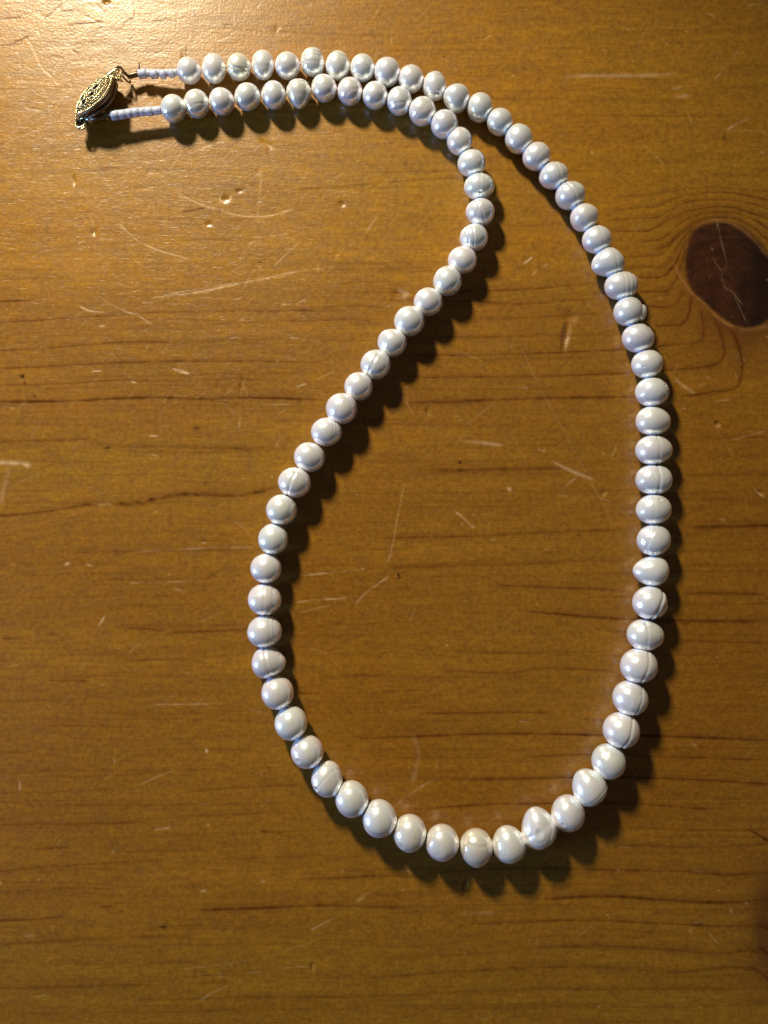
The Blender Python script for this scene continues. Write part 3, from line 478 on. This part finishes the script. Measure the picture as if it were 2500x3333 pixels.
# egg shapes: (ex, ey, taper) narrower towards (ex, ey)
EGG = {12:(.15,-1,.22),19:(1,.25,.12),21:(-.95,-.45,.20),27:(1,0,.06),28:(1,0,.06),32:(-1,.05,.20),34:(1,-.1,.05),38:(-.2,.9,.05),39:(-.55,.85,.18),41:(-.35,.95,.19),42:(-.3,.95,.12),43:(.1,-1,.10),40:(0,1,.05),48:(.4,.9,.12),52:(1,-.1,.14),
       80:(.05,-1,.24),64:(-.8,.6,.06),9:(.1,1,-.05),79:(-.4,.8,.05),4:(0,1,-.05),3:(0,1,.06),70:(.3,-1,.12),46:(-.1,1,.05)}
SIZE_CYL = {6:.35,29:.25,22:.15,18:.1,35:.08}
BUMP = {23:[(.95,-.12,.1,.60,.26)],33:[(.80,-.55,.2,.5,.06)],52:[(.9,.2,.3,.4,.06)]}     # direction, radius, height
PIT = {26:[(.62,.38,.7,.09,.05),(.75,-.1,.6,.12,.03)],30:[(.15,.62,.75,.10,.05)],31:[(-.15,-.78,.55,.08,.06),(.05,-.85,.45,.06,.05)],40:[(-.45,-.35,.8,.10,.03)],48:[(-.62,-.38,.7,.12,.06)],54:[(.28,-.78,.5,.12,.06)],41:[(-.1,0,1,.16,.05)],
       71:[(0,-.7,.7,.1,.05),(0,.75,.6,.1,.03)],75:[(-.25,.45,.8,.06,.04),(-.12,.5,.85,.05,.03)],34:[(-.1,.75,.6,.14,.05)],49:[(-.5,-.35,.8,.14,.03)],51:[(-.4,.6,.7,.1,.02)],25:[(-.45,-.3,.8,.08,.03)],45:[(-.55,-.45,.7,.16,.02)],9:[(.05,-.93,.3,.10,.05)]}
RAW_L = {3:"creamy pearl with a curved fold across its lower half",6:"pearl ribbed with several stacked horizontal rings",11:"small pearl with rings round its upper half",12:"teardrop pearl tapering towards the inner strand",
 21:"egg shaped pearl with a fine upright seam",23:"pearl with a small round bulge at its right side",26:"pearl with pitted wrinkles at its upper right",29:"barrel shaped pearl with a groove round the middle",31:"pearl with nested curved ridges on its left",
 32:"pearl pointed towards its left end",33:"pearl split by a deep slanted slit at its right",37:"pearl with a deep bright seam right of centre",39:"egg shaped pearl pointing up left with a fine seam",41:"largest egg shaped pearl, leaning up left with a dented middle",
 43:"yellowish cream pearl lowest on the strand",48:"pearl with a tiny crater at its lower left",52:"pearl with a bright ridge and a pinched right side",55:"pearl with fine upright combed lines on its left",58:"pearl halved by a curved groove",
 63:"pearl creased by a slanted double groove",80:"spinning top shaped pearl with a raised cap",70:"heart shaped pearl with a soft crease"}
TINT = {3:(.93,.90,.80),43:(.95,.89,.80),45:(.97,.93,.88),44:(.97,.93,.90),38:(.95,.95,.90),57:(.95,.96,.92),84:(.92,.92,.88),85:(.92,.95,.95),80:(.94,.93,.88),1:(.95,.92,.92),82:(.93,.95,.93),5:(.96,.92,.94),
        55:(.96,.93,.97),31:(.95,.95,1),12:(.93,.95,.97),13:(.92,.95,.94),14:(.92,.95,.95),62:(.97,.94,.97),30:(.96,.97,.94),34:(.96,.97,.94)}

pearl_m, nt, bs = new_mat("pearl_nacre")
oi = N(nt, 'ShaderNodeObjectInfo'); tc = N(nt, 'ShaderNodeTexCoord')
ns = N(nt, 'ShaderNodeTexNoise'); ns.inputs['Scale'].default_value = 260; ns.inputs['Detail'].default_value = 2; nt.links.new(tc.outputs['Object'], ns.inputs['Vector'])
addv = N(nt, 'ShaderNodeMapRange'); nt.links.new(ns.outputs['Fac'], addv.inputs[0]); addv.inputs[1].default_value = .3; addv.inputs[2].default_value = .7
pa = mixc(addv.outputs[0], (.985, .945, .995), (.92, .97, 1.0)); pc = mixc(1.0, pa, oi.outputs['Color'], 'MULTIPLY'); nt.links.new(pc, bs.inputs['Base Color'])
bs.inputs['Metallic'].default_value = .50; bs.inputs['Roughness'].default_value = .225; bs.inputs['IOR'].default_value = 1.75
bs.inputs['Thin Film IOR'].default_value = 1.45
tf = N(nt, 'ShaderNodeMapRange'); nt.links.new(oi.outputs['Random'], tf.inputs[0]); tf.inputs[3].default_value = 330; tf.inputs[4].default_value = 420; nt.links.new(tf.outputs[0], bs.inputs['Thin Film Thickness'])
bs.inputs['Subsurface Weight'].default_value = .25; bs.inputs['Subsurface Radius'].default_value = (1, .9, .8); bs.inputs['Subsurface Scale'].default_value = .0009
bs.inputs['Coat Weight'].default_value = .5; bs.inputs['Coat Roughness'].default_value = .16
n2 = N(nt, 'ShaderNodeTexNoise'); n2.inputs['Scale'].default_value = 1500; n2.inputs['Detail'].default_value = 3; nt.links.new(tc.outputs['Object'], n2.inputs['Vector'])
bp = N(nt, 'ShaderNodeBump'); bp.inputs['Strength'].default_value = .35; bp.inputs['Distance'].default_value = .00006; nt.links.new(n2.outputs['Fac'], bp.inputs['Height']); nt.links.new(bp.outputs[0], bs.inputs['Normal'])

necklace = bpy.data.objects.new("pearl_necklace", None); scene.collection.objects.link(necklace)
necklace.location = W(1250, 1700); NL = necklace.location.copy()
necklace['label'] = "white freshwater pearl necklace looped on the wooden table with a gold filigree clasp"; necklace['category'] = "necklace"

NU, NV = 96, 70
th = np.linspace(0, math.pi, NV + 1)[1:-1]; ph = np.arange(NU) * 2 * math.pi / NU
# the poles of the ball lie on the string axis so that the holes sit there
base = [(0, 0, 1)] + [(math.sin(t) * math.cos(p), math.sin(t) * math.sin(p), math.cos(t)) for t in th for p in ph] + [(0, 0, -1)]
base = np.array(base)
faces = []
for i in range(NU):
    faces.append((0, 1 + i, 1 + (i + 1) % NU)); b0 = 1 + (NV - 2) * NU; faces.append((len(base) - 1, b0 + (i + 1) % NU, b0 + i))
for j in range(NV - 2):
    for i in range(NU):
        a = 1 + j * NU + i; b = 1 + j * NU + (i + 1) % NU; faces.append((a, a + NU, b + NU, b))
cen = {}
for k, ((ox, oy, s), a0, a1, b0, b1) in BOX.items(): cen[k] = (ox + (a0 + a1) / 2 / s, oy + (b0 + b1) / 2 / s, (a1 - a0) / 2 / s, (b1 - b0) / 2 / s)
centers3 = {}
prng = np.random.default_rng(5)
for k in range(1, 86):
    px, py, hx, hy = cen[k]
    tx, ty = (px - 1250) / FOC, (1666.5 - py) / FOC
    hz = min(hx, hy) * .97
    hz = hz * (FOC - hz) / FOC / math.sqrt(1 + min(tx * tx, ty * ty) * .5)
    kz = (FOC - hz) / FOC
    rx = math.sqrt(max((hx * kz) ** 2 - (tx * hz) ** 2, 100)); ry = math.sqrt(max((hy * kz) ** 2 - (ty * hz) ** 2, 100))
    rz = min(hz, (rx + ry) / 2)
    # string direction
    q0, q1 = cen[max(k - 1, 1)], cen[min(k + 1, 85)]
    t = Vector((q1[0] - q0[0], -(q1[1] - q0[1]), 0)).normalized()
    side = Vector((-t.y, t.x, 0)); M = np.array([[side.x, 0, t.x], [side.y, 0, t.y], [0, 1, 0]])
    u = base @ M.T                      # poles along the string
    u = u / np.linalg.norm(u, axis=1)[:, None]
    r = np.ones(len(u))
    for _ in range(5):                  # lumps
        d = prng.normal(size=3); d /= np.linalg.norm(d); r += prng.uniform(-.018, .018) * np.cos((u @ d) * prng.uniform(1.5, 3.2) + prng.uniform(0, 6))
    if k in SIZE_CYL:
        e = SIZE_CYL[k]; ax = np.array([0, 1, 0]) if k == 6 else np.array([1, 0, 0]); c = np.abs(u @ ax); r *= 1 + e * .35 * (c ** 2) * (1 - c ** 2) * 1.6
    if prng.random() < .7 or k not in GV:       # growth wrinkles, flat spots and pinpricks
        d = prng.normal(size=3); d[2] = abs(d[2]) * .6 + .2; d /= np.linalg.norm(d); q_ = u @ d
        r -= prng.uniform(.012, .035) * np.clip((q_ - prng.uniform(.80, .9)) / .12, 0, 1)
        d = np.array([t.y, -t.x, prng.normal() * .25]); d /= np.linalg.norm(d); q_ = u @ d - prng.uniform(-.6, .6)
        r -= prng.uniform(.000, .008) * np.exp(-(q_ / prng.uniform(.04, .09)) ** 2)
        for _ in range(2):
            d = prng.normal(size=3); d[2] = abs(d[2]); d /= np.linalg.norm(d); a = np.arccos(np.clip(u @ d, -1, 1)); r -= prng.uniform(.006, .02) * np.exp(-(a / prng.uniform(.06, .12)) ** 2)
    for (nx, ny, nz, off, dep, wid) in GV.get(k, []):
        n = np.array([nx, ny, nz], float); n /= np.linalg.norm(n); d = u @ n - off
        wob = .02 * np.sin(6 * u[:, 1] + k)
        dep *= .72; r -= dep * np.exp(-((d + wob) / (wid * 1.2)) ** 2) - dep * .2 * np.exp(-((d - wid * 1.8) / (wid * 1.2)) ** 2)
    for (dx, dy, dz, rad, hgt_) in BUMP.get(k, []):
        n = np.array([dx, dy, dz], float); n /= np.linalg.norm(n); a = np.arccos(np.clip(u @ n, -1, 1)); r += hgt_ * np.sqrt(np.clip(1 - (a / rad) ** 2, 0, 1))
    for (dx, dy, dz, rad, dep) in PIT.get(k, []):
        n = np.array([dx, dy, dz], float); n /= np.linalg.norm(n); a = np.arccos(np.clip(u @ n, -1, 1)); r -= dep * np.exp(-(a / rad) ** 2) - dep * .5 * np.exp(-((a - rad * 1.7) / (rad * .5)) ** 2)
    a = np.arccos(np.clip(np.abs(base[:, 2]), 0, 1)); r -= .02 * np.exp(-(a / .10) ** 2)       # drill holes
    p = u * r[:, None]
    if k in EGG:
        ex, ey, tp = EGG[k]; e = np.array([ex, ey, 0], float); e /= np.linalg.norm(e); s_ = p @ e
        perp = p - s_[:, None] * e; p = perp * (1 - tp * s_)[:, None] + (s_ * (1 + .04 * np.sign(tp)))[:, None] * e
        pl, ph_ = p.min(0), p.max(0)
    lo, hi = p.min(0), p.max(0); p = (p - (lo + hi) / 2) / ((hi - lo) / 2)
    p = p * np.array([rx, ry, rz]) ; tt = np.array([t.x, t.y, 0]); p = p + (p @ tt)[:, None] * tt * .008
    c = W(px, py, rz); c.z = rz * S * 1.0 - S * .3
    centers3[k] = c
    me = bpy.data.meshes.new("pearl"); me.from_pydata((p * S).tolist(), [], faces); me.polygons.foreach_set("use_smooth", [True] * len(faces)); me.materials.append(pearl_m); me.update()
    o = bpy.data.objects.new("pearl", me); scene.collection.objects.link(o); o.parent = necklace; o.location = c - NL
    tnt = TINT.get(k)
    if tnt is None: v = prng.uniform(.95, 1.0); w_ = prng.uniform(-.04, .04); g_ = prng.uniform(-.045, .015); tnt = (v + w_, v + g_, v - w_ * .5)
    o.color = (*tnt, 1)
    if k in RAW_L: o['label'] = RAW_L[k]

# ---------------------------------------------------------------- string, seed beads and clasp
thread_m, nt, bs = new_mat("white_thread"); bs.inputs['Base Color'].default_value = (.62, .62, .66, 1); bs.inputs['Roughness'].default_value = .6
nn = N(nt, 'ShaderNodeTexNoise'); nn.inputs['Scale'].default_value = 4000; bq = N(nt, 'ShaderNodeBump'); bq.inputs['Distance'].default_value = .00005; nt.links.new(nn.outputs['Fac'], bq.inputs['Height']); nt.links.new(bq.outputs[0], bs.inputs['Normal'])
seed_m, nt, bs = new_mat("milky_lavender_glass")
sn = N(nt, 'ShaderNodeTexNoise'); sn.inputs['Scale'].default_value = 500; sm = mixc(sn.outputs['Fac'], (.60, .63, .86), (.70, .74, .94)); nt.links.new(sm, bs.inputs['Base Color'])
bs.inputs['Roughness'].default_value = .13; bs.inputs['Subsurface Weight'].default_value = .5; bs.inputs['Subsurface Scale'].default_value = .0008; bs.inputs['Subsurface Radius'].default_value = (.8, .9, 1); bs.inputs['Transmission Weight'].default_value = .3

def metal(name, c, rough, c2):
    m, nt_, b = new_mat(name); globals()['nt'] = nt_
    n = N(nt_, 'ShaderNodeTexNoise'); n.inputs['Scale'].default_value = 900; n.inputs['Detail'].default_value = 4
    nt_.links.new(mixc(ramp(n.outputs['Fac'], .4, .65), c, c2), b.inputs['Base Color']); b.inputs['Metallic'].default_value = 1; b.inputs['Roughness'].default_value = rough
    q = N(nt_, 'ShaderNodeBump'); q.inputs['Distance'].default_value = .00006; q.inputs['Strength'].default_value = .5; nt_.links.new(n.outputs['Fac'], q.inputs['Height']); nt_.links.new(q.outputs[0], b.inputs['Normal'])
    return m
gold = metal("bright_gold", (1.0, .86, .50), .20, (.66, .50, .24)); bronze = metal("tarnished_gold", (.22, .16, .11), .30, (.12, .085, .06)); silver = metal("silver", (.80, .80, .82), .2, (.6, .6, .62))
dark_m = metal("dark_metal", (.06, .045, .03), .5, (.03, .02, .015))  # near-black metal; its colour also stands for shade in the clasp gaps

ZB = (220, 190, 5.925)
def Zp(x, y, h): return W(ZB[0] + x / ZB[2], ZB[1] + y / ZB[2], h * .70 if y > 1000 else h * .88) - NL
def A(x, y, h): return W(200 + x / 2.37, 130 + y / 2.37, h) - NL

def rel(mb, name, mat, parent, smooth=True): return mb.build(name, mat, parent, smooth)
# thread through the pearls and the bead tubes
mb = MB(); tp = [A(340, 578, 46), A(400, 572, 48)] + [centers3[85] - NL]
mb.tube(tp, 3.2 * S, 8); mb.tube([p + Vector((0, -3.5 * S, 3 * S)) for p in tp[:2]] + [A(480, 560, 47)], 2.6 * S, 8)
mb.tube([centers3[k] - NL for k in range(85, 0, -1)], 1.8 * S, 6); mb.tube([centers3[1] - NL, A(600, 270, 34)], 3.0 * S, 8)
rel(mb, "thread", thread_m, necklace)

def seed_bead(p0, p1, r, rr):
    d = (p1 - p0); L = d.length; d.normalize(); mb = MB(); pts = []; rs = []
    prof = [(0.0, .5), (0.0, .90), (.02, .955), (.06, .99), (.5, 1.0), (.94, .99), (.98, .955), (1.0, .90), (1.0, .5)]
    for t, q in prof: pts.append(p0 + d * (L * (.005 + .99 * t))); rs.append(r * q)
    # slightly tilted cut ends
    n = 20; v = []; f = []; up = Vector((0, 0, 1)); a = d.cross(up).normalized(); b = d.cross(a); sk = rr.uniform(-.22, .22); sk2 = rr.uniform(-.22, .22)
    for i, p in enumerate(pts):
        t = prof[i][0]
        for j in range(n):
            an = 2 * math.pi * j / n; q = (a * math.cos(an) + b * math.sin(an)) * rs[i]
            v.append(p + q + d * (math.cos(an) * rs[i] * (sk * (1 - t) + sk2 * t) * .5))
    m = len(pts)
    for i in range(m - 1):
        for j in range(n): f.append((i * n + j, i * n + (j + 1) % n, (i + 1) * n + (j + 1) % n, (i + 1) * n + j))
    f.append(tuple(range(n - 1, -1, -1))); f.append(tuple((m - 1) * n + j for j in range(n)))
    mb.add(v, f); mb.build("seed_bead", seed_m, necklace)
rr = random.Random(4)
def bead_run(xs, ya, yb, ha, hb, rads, jit):
    x0, x1 = xs[0], xs[-1]
    for i in range(len(xs) - 1):
        a_, b_ = xs[i], xs[i + 1]; ja = rr.uniform(-jit, jit)
        fa, fb = (a_ - x0) / (x1 - x0), (b_ - x0) / (x1 - x0)
        seed_bead(A(a_, ya + (yb - ya) * fa + ja, ha + (hb - ha) * fa), A(b_, ya + (yb - ya) * fb + ja + rr.uniform(-jit, jit) * .5, ha + (hb - ha) * fb), rads[i] * S, rr)
bead_run([597, 657, 692, 740, 765, 806, 834, 868, 894], 268, 252, 33, 42, [14.5, 11.5, 14, 10.5, 13.5, 11, 13.5, 10.5], 8)
bead_run([386, 442, 497, 548, 600, 650, 706, 768], 580, 543, 48, 45, [15, 14.3, 14.2, 14, 13.2, 14, 13.0], 4)

# the clasp: a hollow marquise of two domed shells, tilted so that its open-work face looks up to the left
clasp = bpy.data.objects.new("clasp", None); scene.collection.objects.link(clasp); clasp.parent = necklace
clasp['label'] = "gold filigree fish-hook clasp standing tilted on its edge"
e1 = Vector((.618, .786, -.08)).normalized(); nrm = Vector((-.50, .36, .80)); nrm = (nrm - e1 * nrm.dot(e1)).normalized(); e2 = nrm.cross(e1)   # e2 to the upper left, downhill side reversed
C0 = W(312, 314, 46) - NL
def Lc(u, v, w): return C0 + (e1 * u + e2 * v + nrm * w) * S
HL, HW = 85.0, 66.0
def half(u): return HW * max(0.0, 1 - (abs(u) / HL) ** 2.0) ** .78
def dome(u, v, D):
    h = half(u)
    if h <= 0: return 0.0
    return D * max(0, 1 - (v / (h + 1e-6)) ** 2) ** .7 * (1 - (abs(u) / HL) ** 3)
holes = [(-44,-13,8,9),(-32,14,7,9),(-10,-24,7,9),(4,20,8,9),(16,-14,9,9),(40,13,9,8),(42,-12,6,6),(-58,4,5,5),(24,30,5,5),(-12,2,5,5)]
holes = [(a, b, c * 1.28, d * 1.28) for a, b, c, d in holes]
def shell(name, D, sgn, z0, mat, parent, holed, thick=2.2):
    v = []; f = []; nu, nv = 90, 40
    for i in range(nu + 1):
        u = -HL + 2 * HL * i / nu
        for j in range(nv + 1):
            q = -1 + 2 * j / nv; h = half(u); v.append(Lc(u, q * h, sgn * dome(u, q * h, D) + z0))
    m = len(v)
    for i in range(nu + 1):
        u = -HL + 2 * HL * i / nu
        for j in range(nv + 1):
            q = -1 + 2 * j / nv; h = half(u); v.append(Lc(u, q * h, sgn * (dome(u, q * h, D) - thick) + z0))
    def hole(i, j):
        u = -HL + 2 * HL * (i + .5) / nu; h = half(u); vv = (-1 + 2 * (j + .5) / nv) * h
        return holed and any(((u - a) / c) ** 2 + ((vv - b) / d) ** 2 < 1 for a, b, c, d in holes)
    I = lambda i, j, l: l * m + i * (nv + 1) + j
    for i in range(nu):
        for j in range(nv):
            if hole(i, j): continue
            f.append((I(i,j,0), I(i+1,j,0), I(i+1,j+1,0), I(i,j+1,0))); f.append((I(i,j,1), I(i,j+1,1), I(i+1,j+1,1), I(i+1,j,1)))
            for (di, dj, a, b) in ((-1,0,(i,j),(i,j+1)),(1,0,(i+1,j+1),(i+1,j)),(0,-1,(i+1,j),(i,j)),(0,1,(i,j+1),(i+1,j+1))):
                ii, jj = i + di, j + dj
                if ii < 0 or jj < 0 or ii >= nu or jj >= nv or hole(ii, jj): f.append((I(*a,0), I(*b,0), I(*b,1), I(*a,1)))
    return mesh_obj(name, v, f, mat, parent)
shell("upper_shell", 17, 1, 5, dark_m, clasp, True)  # dark colour stands for the shade between the pebbles
shell("lower_shell", 20, -1, -14, bronze, clasp, False)
# side walls of both shells
for nm, z0, z1 in (("upper_wall", 7, -6), ("lower_wall", -13, -20)):
    mb = MB(); v = []; f = []; n = 96
    for i in range(n):
        t = 2 * math.pi * i / n; u = HL * .995 * math.cos(t); sg = 1 if math.sin(t) >= 0 else -1; h = half(u)
        for (k_, z) in ((1.0, z0), (1.03, z1), (.95, z1), (.93, z0)): v.append(Lc(u, sg * h * k_, z))
    for i in range(n):
        for k_ in range(4): f.append((i*4+k_, i*4+(k_+1)%4, ((i+1)%n)*4+(k_+1)%4, ((i+1)%n)*4+k_))
    mb.add(v, f); mb.build(nm, bronze, clasp)
# beaded rim
mb = MB(); n = 58
pr = []
for sg in (1, -1):
    us = np.linspace(-HL * .985, HL * .985, 400); L_ = 0; last = None; acc = 0
    for u in us:
        p = Lc(u, sg * half(u) * .95, 8)
        if last is not None: acc += (p - last).length
        last = p
        if acc > 6.3 * S: mb.blob(p, 3.9 * S * rr.uniform(.85, 1.12), 8, 6, nrm, .85); acc = 0
rel(mb, "beaded_rim", gold, clasp)
# granulated open-work: pebbles and scrolls between the holes
mb = MB(); pts = []; tries = 0
while len(pts) < 240 and tries < 20000:
    tries += 1; u = rr.uniform(-HL * .9, HL * .9); h = half(u) * .86; v_ = rr.uniform(-h, h)
    if any(((u - a) / (c + 1)) ** 2 + ((v_ - b) / (d + 1)) ** 2 < 1 for a, b, c, d in holes): continue
    if any((u - a) ** 2 + (v_ - b) ** 2 < 5.4 ** 2 for a, b in pts): continue
    pts.append((u, v_)); mb.blob(Lc(u, v_, 6 + dome(u, v_, 17)), rr.uniform(2.1, 3.1) * S, 7, 5, (nrm + Vector((rr.uniform(-.4,.4), rr.uniform(-.4,.4), 0))), .75)
rel(mb, "filigree_grain", gold, clasp)
mb = MB()
for a, b, c, d in holes:
    ring = [Lc(a + (c + 1.2) * math.cos(t), b + (d + 1.2) * math.sin(t), 7 + dome(a + c * math.cos(t), b + d * math.sin(t), 17)) for t in np.linspace(0, 2 * math.pi, 19)[:-1]]
    mb.tube(ring, 1.5 * S, 6, True)
for sg in (1, -1):
    mb.tube([Lc(u, sg * half(u) * .72, 7 + dome(u, half(u) * .72, 17)) for u in np.linspace(-HL * .85, HL * .85, 40)], 1.5 * S, 6)
rel(mb, "scroll_wire", gold, clasp)
shell("inner_plate", 3, 1, 0, dark_m, clasp, False)
# hook end (upper right)
mb = MB(); h0 = 44
def ringpts(cx, cy, h, r, ax, n=24):
    c = Zp(cx, cy, h); ax = Vector(ax).normalized(); e = ax.orthogonal().normalized(); g = ax.cross(e)
    return [c + (e * math.cos(t) + g * math.sin(t)) * r * S for t in np.linspace(0, 2 * math.pi, n + 1)[:-1]]
mb.tube([Zp(800, 330, 60), Zp(850, 360, 58), Zp(930, 400, 54), Zp(1000, 410, 50), Zp(1060, 440, 42)], [6*S, 6*S, 5.5*S, 5*S, 4*S], 10)
mb.tube([Zp(760, 330, 64), Zp(830, 290, 63), Zp(900, 235, 60), Zp(960, 190, 56), Zp(1010, 170, 52), Zp(1060, 200, 48)], [5*S, 5*S, 4.4*S, 4*S, 4*S, 3.4*S], 10)
mb.tube([Zp(920, 400, 50), Zp(930, 460, 46), Zp(925, 530, 42), Zp(905, 600, 40)], [4*S, 4*S, 3.4*S, 3*S], 8)
for q in ((880,330,60),(905,300,58),(940,330,56),(965,270,55),(990,230,52),(1030,300,50),(1010,350,52),(1050,330,48),(900,380,58),(975,360,54),(1000,390,54)):
    mb.blob(Zp(*q), rr.uniform(3.2, 5.4) * S, 8, 6)
rel(mb, "hook_tongue", gold, clasp)
mb = MB(); mb.tube(ringpts(985, 250, 50, 13, (.5, -.5, .7)), 3.0 * S, 8, True); mb.tube(ringpts(1130, 370, 36, 17, (.80, .45, .38)), 3.0 * S, 8, True)
mb.tube([Zp(1040, 190, 48), Zp(1100, 250, 44), Zp(1150, 320, 40)], 2.6 * S, 8)
rel(mb, "jump_ring", bronze, clasp)
mb = MB(); d0, d1 = Zp(1170, 350, 37), Zp(1375, 292, 34); mb.tube([d0, d0.lerp(d1, .08), d0.lerp(d1, .5), d0.lerp(d1, .92), d1], [6*S, 8.5*S, 9*S, 8.8*S, 6.5*S], 14)
rel(mb, "crimp_tube", bronze, clasp)
mb = MB(); mb.tube([Zp(1368, 240, 42), Zp(1380, 190, 50), Zp(1382, 120, 58), Zp(1370, 60, 66)], [2.6*S, 2.2*S, 1.9*S, .9*S], 8)
rel(mb, "wire_end", dark_m, clasp)
# box end (lower left)
mb = MB(); mb.tube(ringpts(245, 1265, 62, 15, (-.1, .4, .9)), 3.2 * S, 8, True); mb.tube([Zp(180, 1300, 62), Zp(200, 1350, 58), Zp(240, 1372, 54), Zp(310, 1350, 54), Zp(370, 1290, 56)], 3.2 * S, 8)
mb.tube([Zp(250, 1170, 70), Zp(310, 1140, 70), Zp(350, 1110, 68)], 4 * S, 8); mb.tube([Zp(300, 1060, 72), Zp(340, 1110, 72), Zp(370, 1150, 72)], 4 * S, 8)
for q in ((170,1110,62),(160,1180,60),(200,1190,64),(190,1290,60),(215,1230,62),(225,1345,58),(330,1260,58),(270,1370,54),(210,1060,66),(240,1110,66),(420,1060,62),(380,1030,64)):
    mb.blob(Zp(*q), rr.uniform(3.0, 4.6) * S, 8, 6)
rel(mb, "end_loop", gold, clasp)
mb = MB()
for q in ((215,1200,60),(270,1200,62),(320,1180,62),(330,1240,54),(280,1260,50),(230,1290,50)): mb.blob(Zp(*q), 10 * S, 10, 8, (0, 0, 1), .8)
rel(mb, "tongue_box", dark_m, clasp)
mb = MB()
for i in range(46):
    t = i / 46 * 2 * math.pi; mb.blob(Zp(255 + 92 * math.cos(t) * (1 + .1 * math.sin(3 * t)), 1240 + 112 * math.sin(t), 58 + 10 * math.cos(2 * t)), rr.uniform(1.6, 3.2) * S, 7, 5)
rel(mb, "loop_grain", gold, clasp)
mb = MB(); mb.blob(Zp(400, 1165, 72), 8.5 * S, 14, 10, (0, 0, 1), .9); mb.tube([Zp(400, 1120, 72), Zp(440, 1150, 73), Zp(450, 1190, 70), Zp(425, 1230, 66)], 2.4 * S, 8); rel(mb, "knot_cover", silver, clasp)
mb = MB(); d0, d1 = Zp(440, 1175, 66), Zp(735, 1110, 64); mb.tube([d0, d0.lerp(d1, .05), d0.lerp(d1, .5), d0.lerp(d1, .95), d1], [9*S, 12*S, 12.5*S, 12*S, 9*S], 16)
o = rel(mb, "crimp_tube", bronze, clasp); o['label'] = "wider brown crimp tube on the lower strand"
mb = MB(); mb.tube([Zp(470, 1085, 76), Zp(560, 1062, 77), Zp(640, 1045, 77), Zp(715, 1022, 76)], [2*S, 3*S, 3*S, 2*S], 8); mb.tube([Zp(450, 1240, 56), Zp(600, 1205, 56), Zp(780, 1165, 56)], [2*S, 3*S, 2*S], 8); rel(mb, "crimp_lip", gold, clasp)
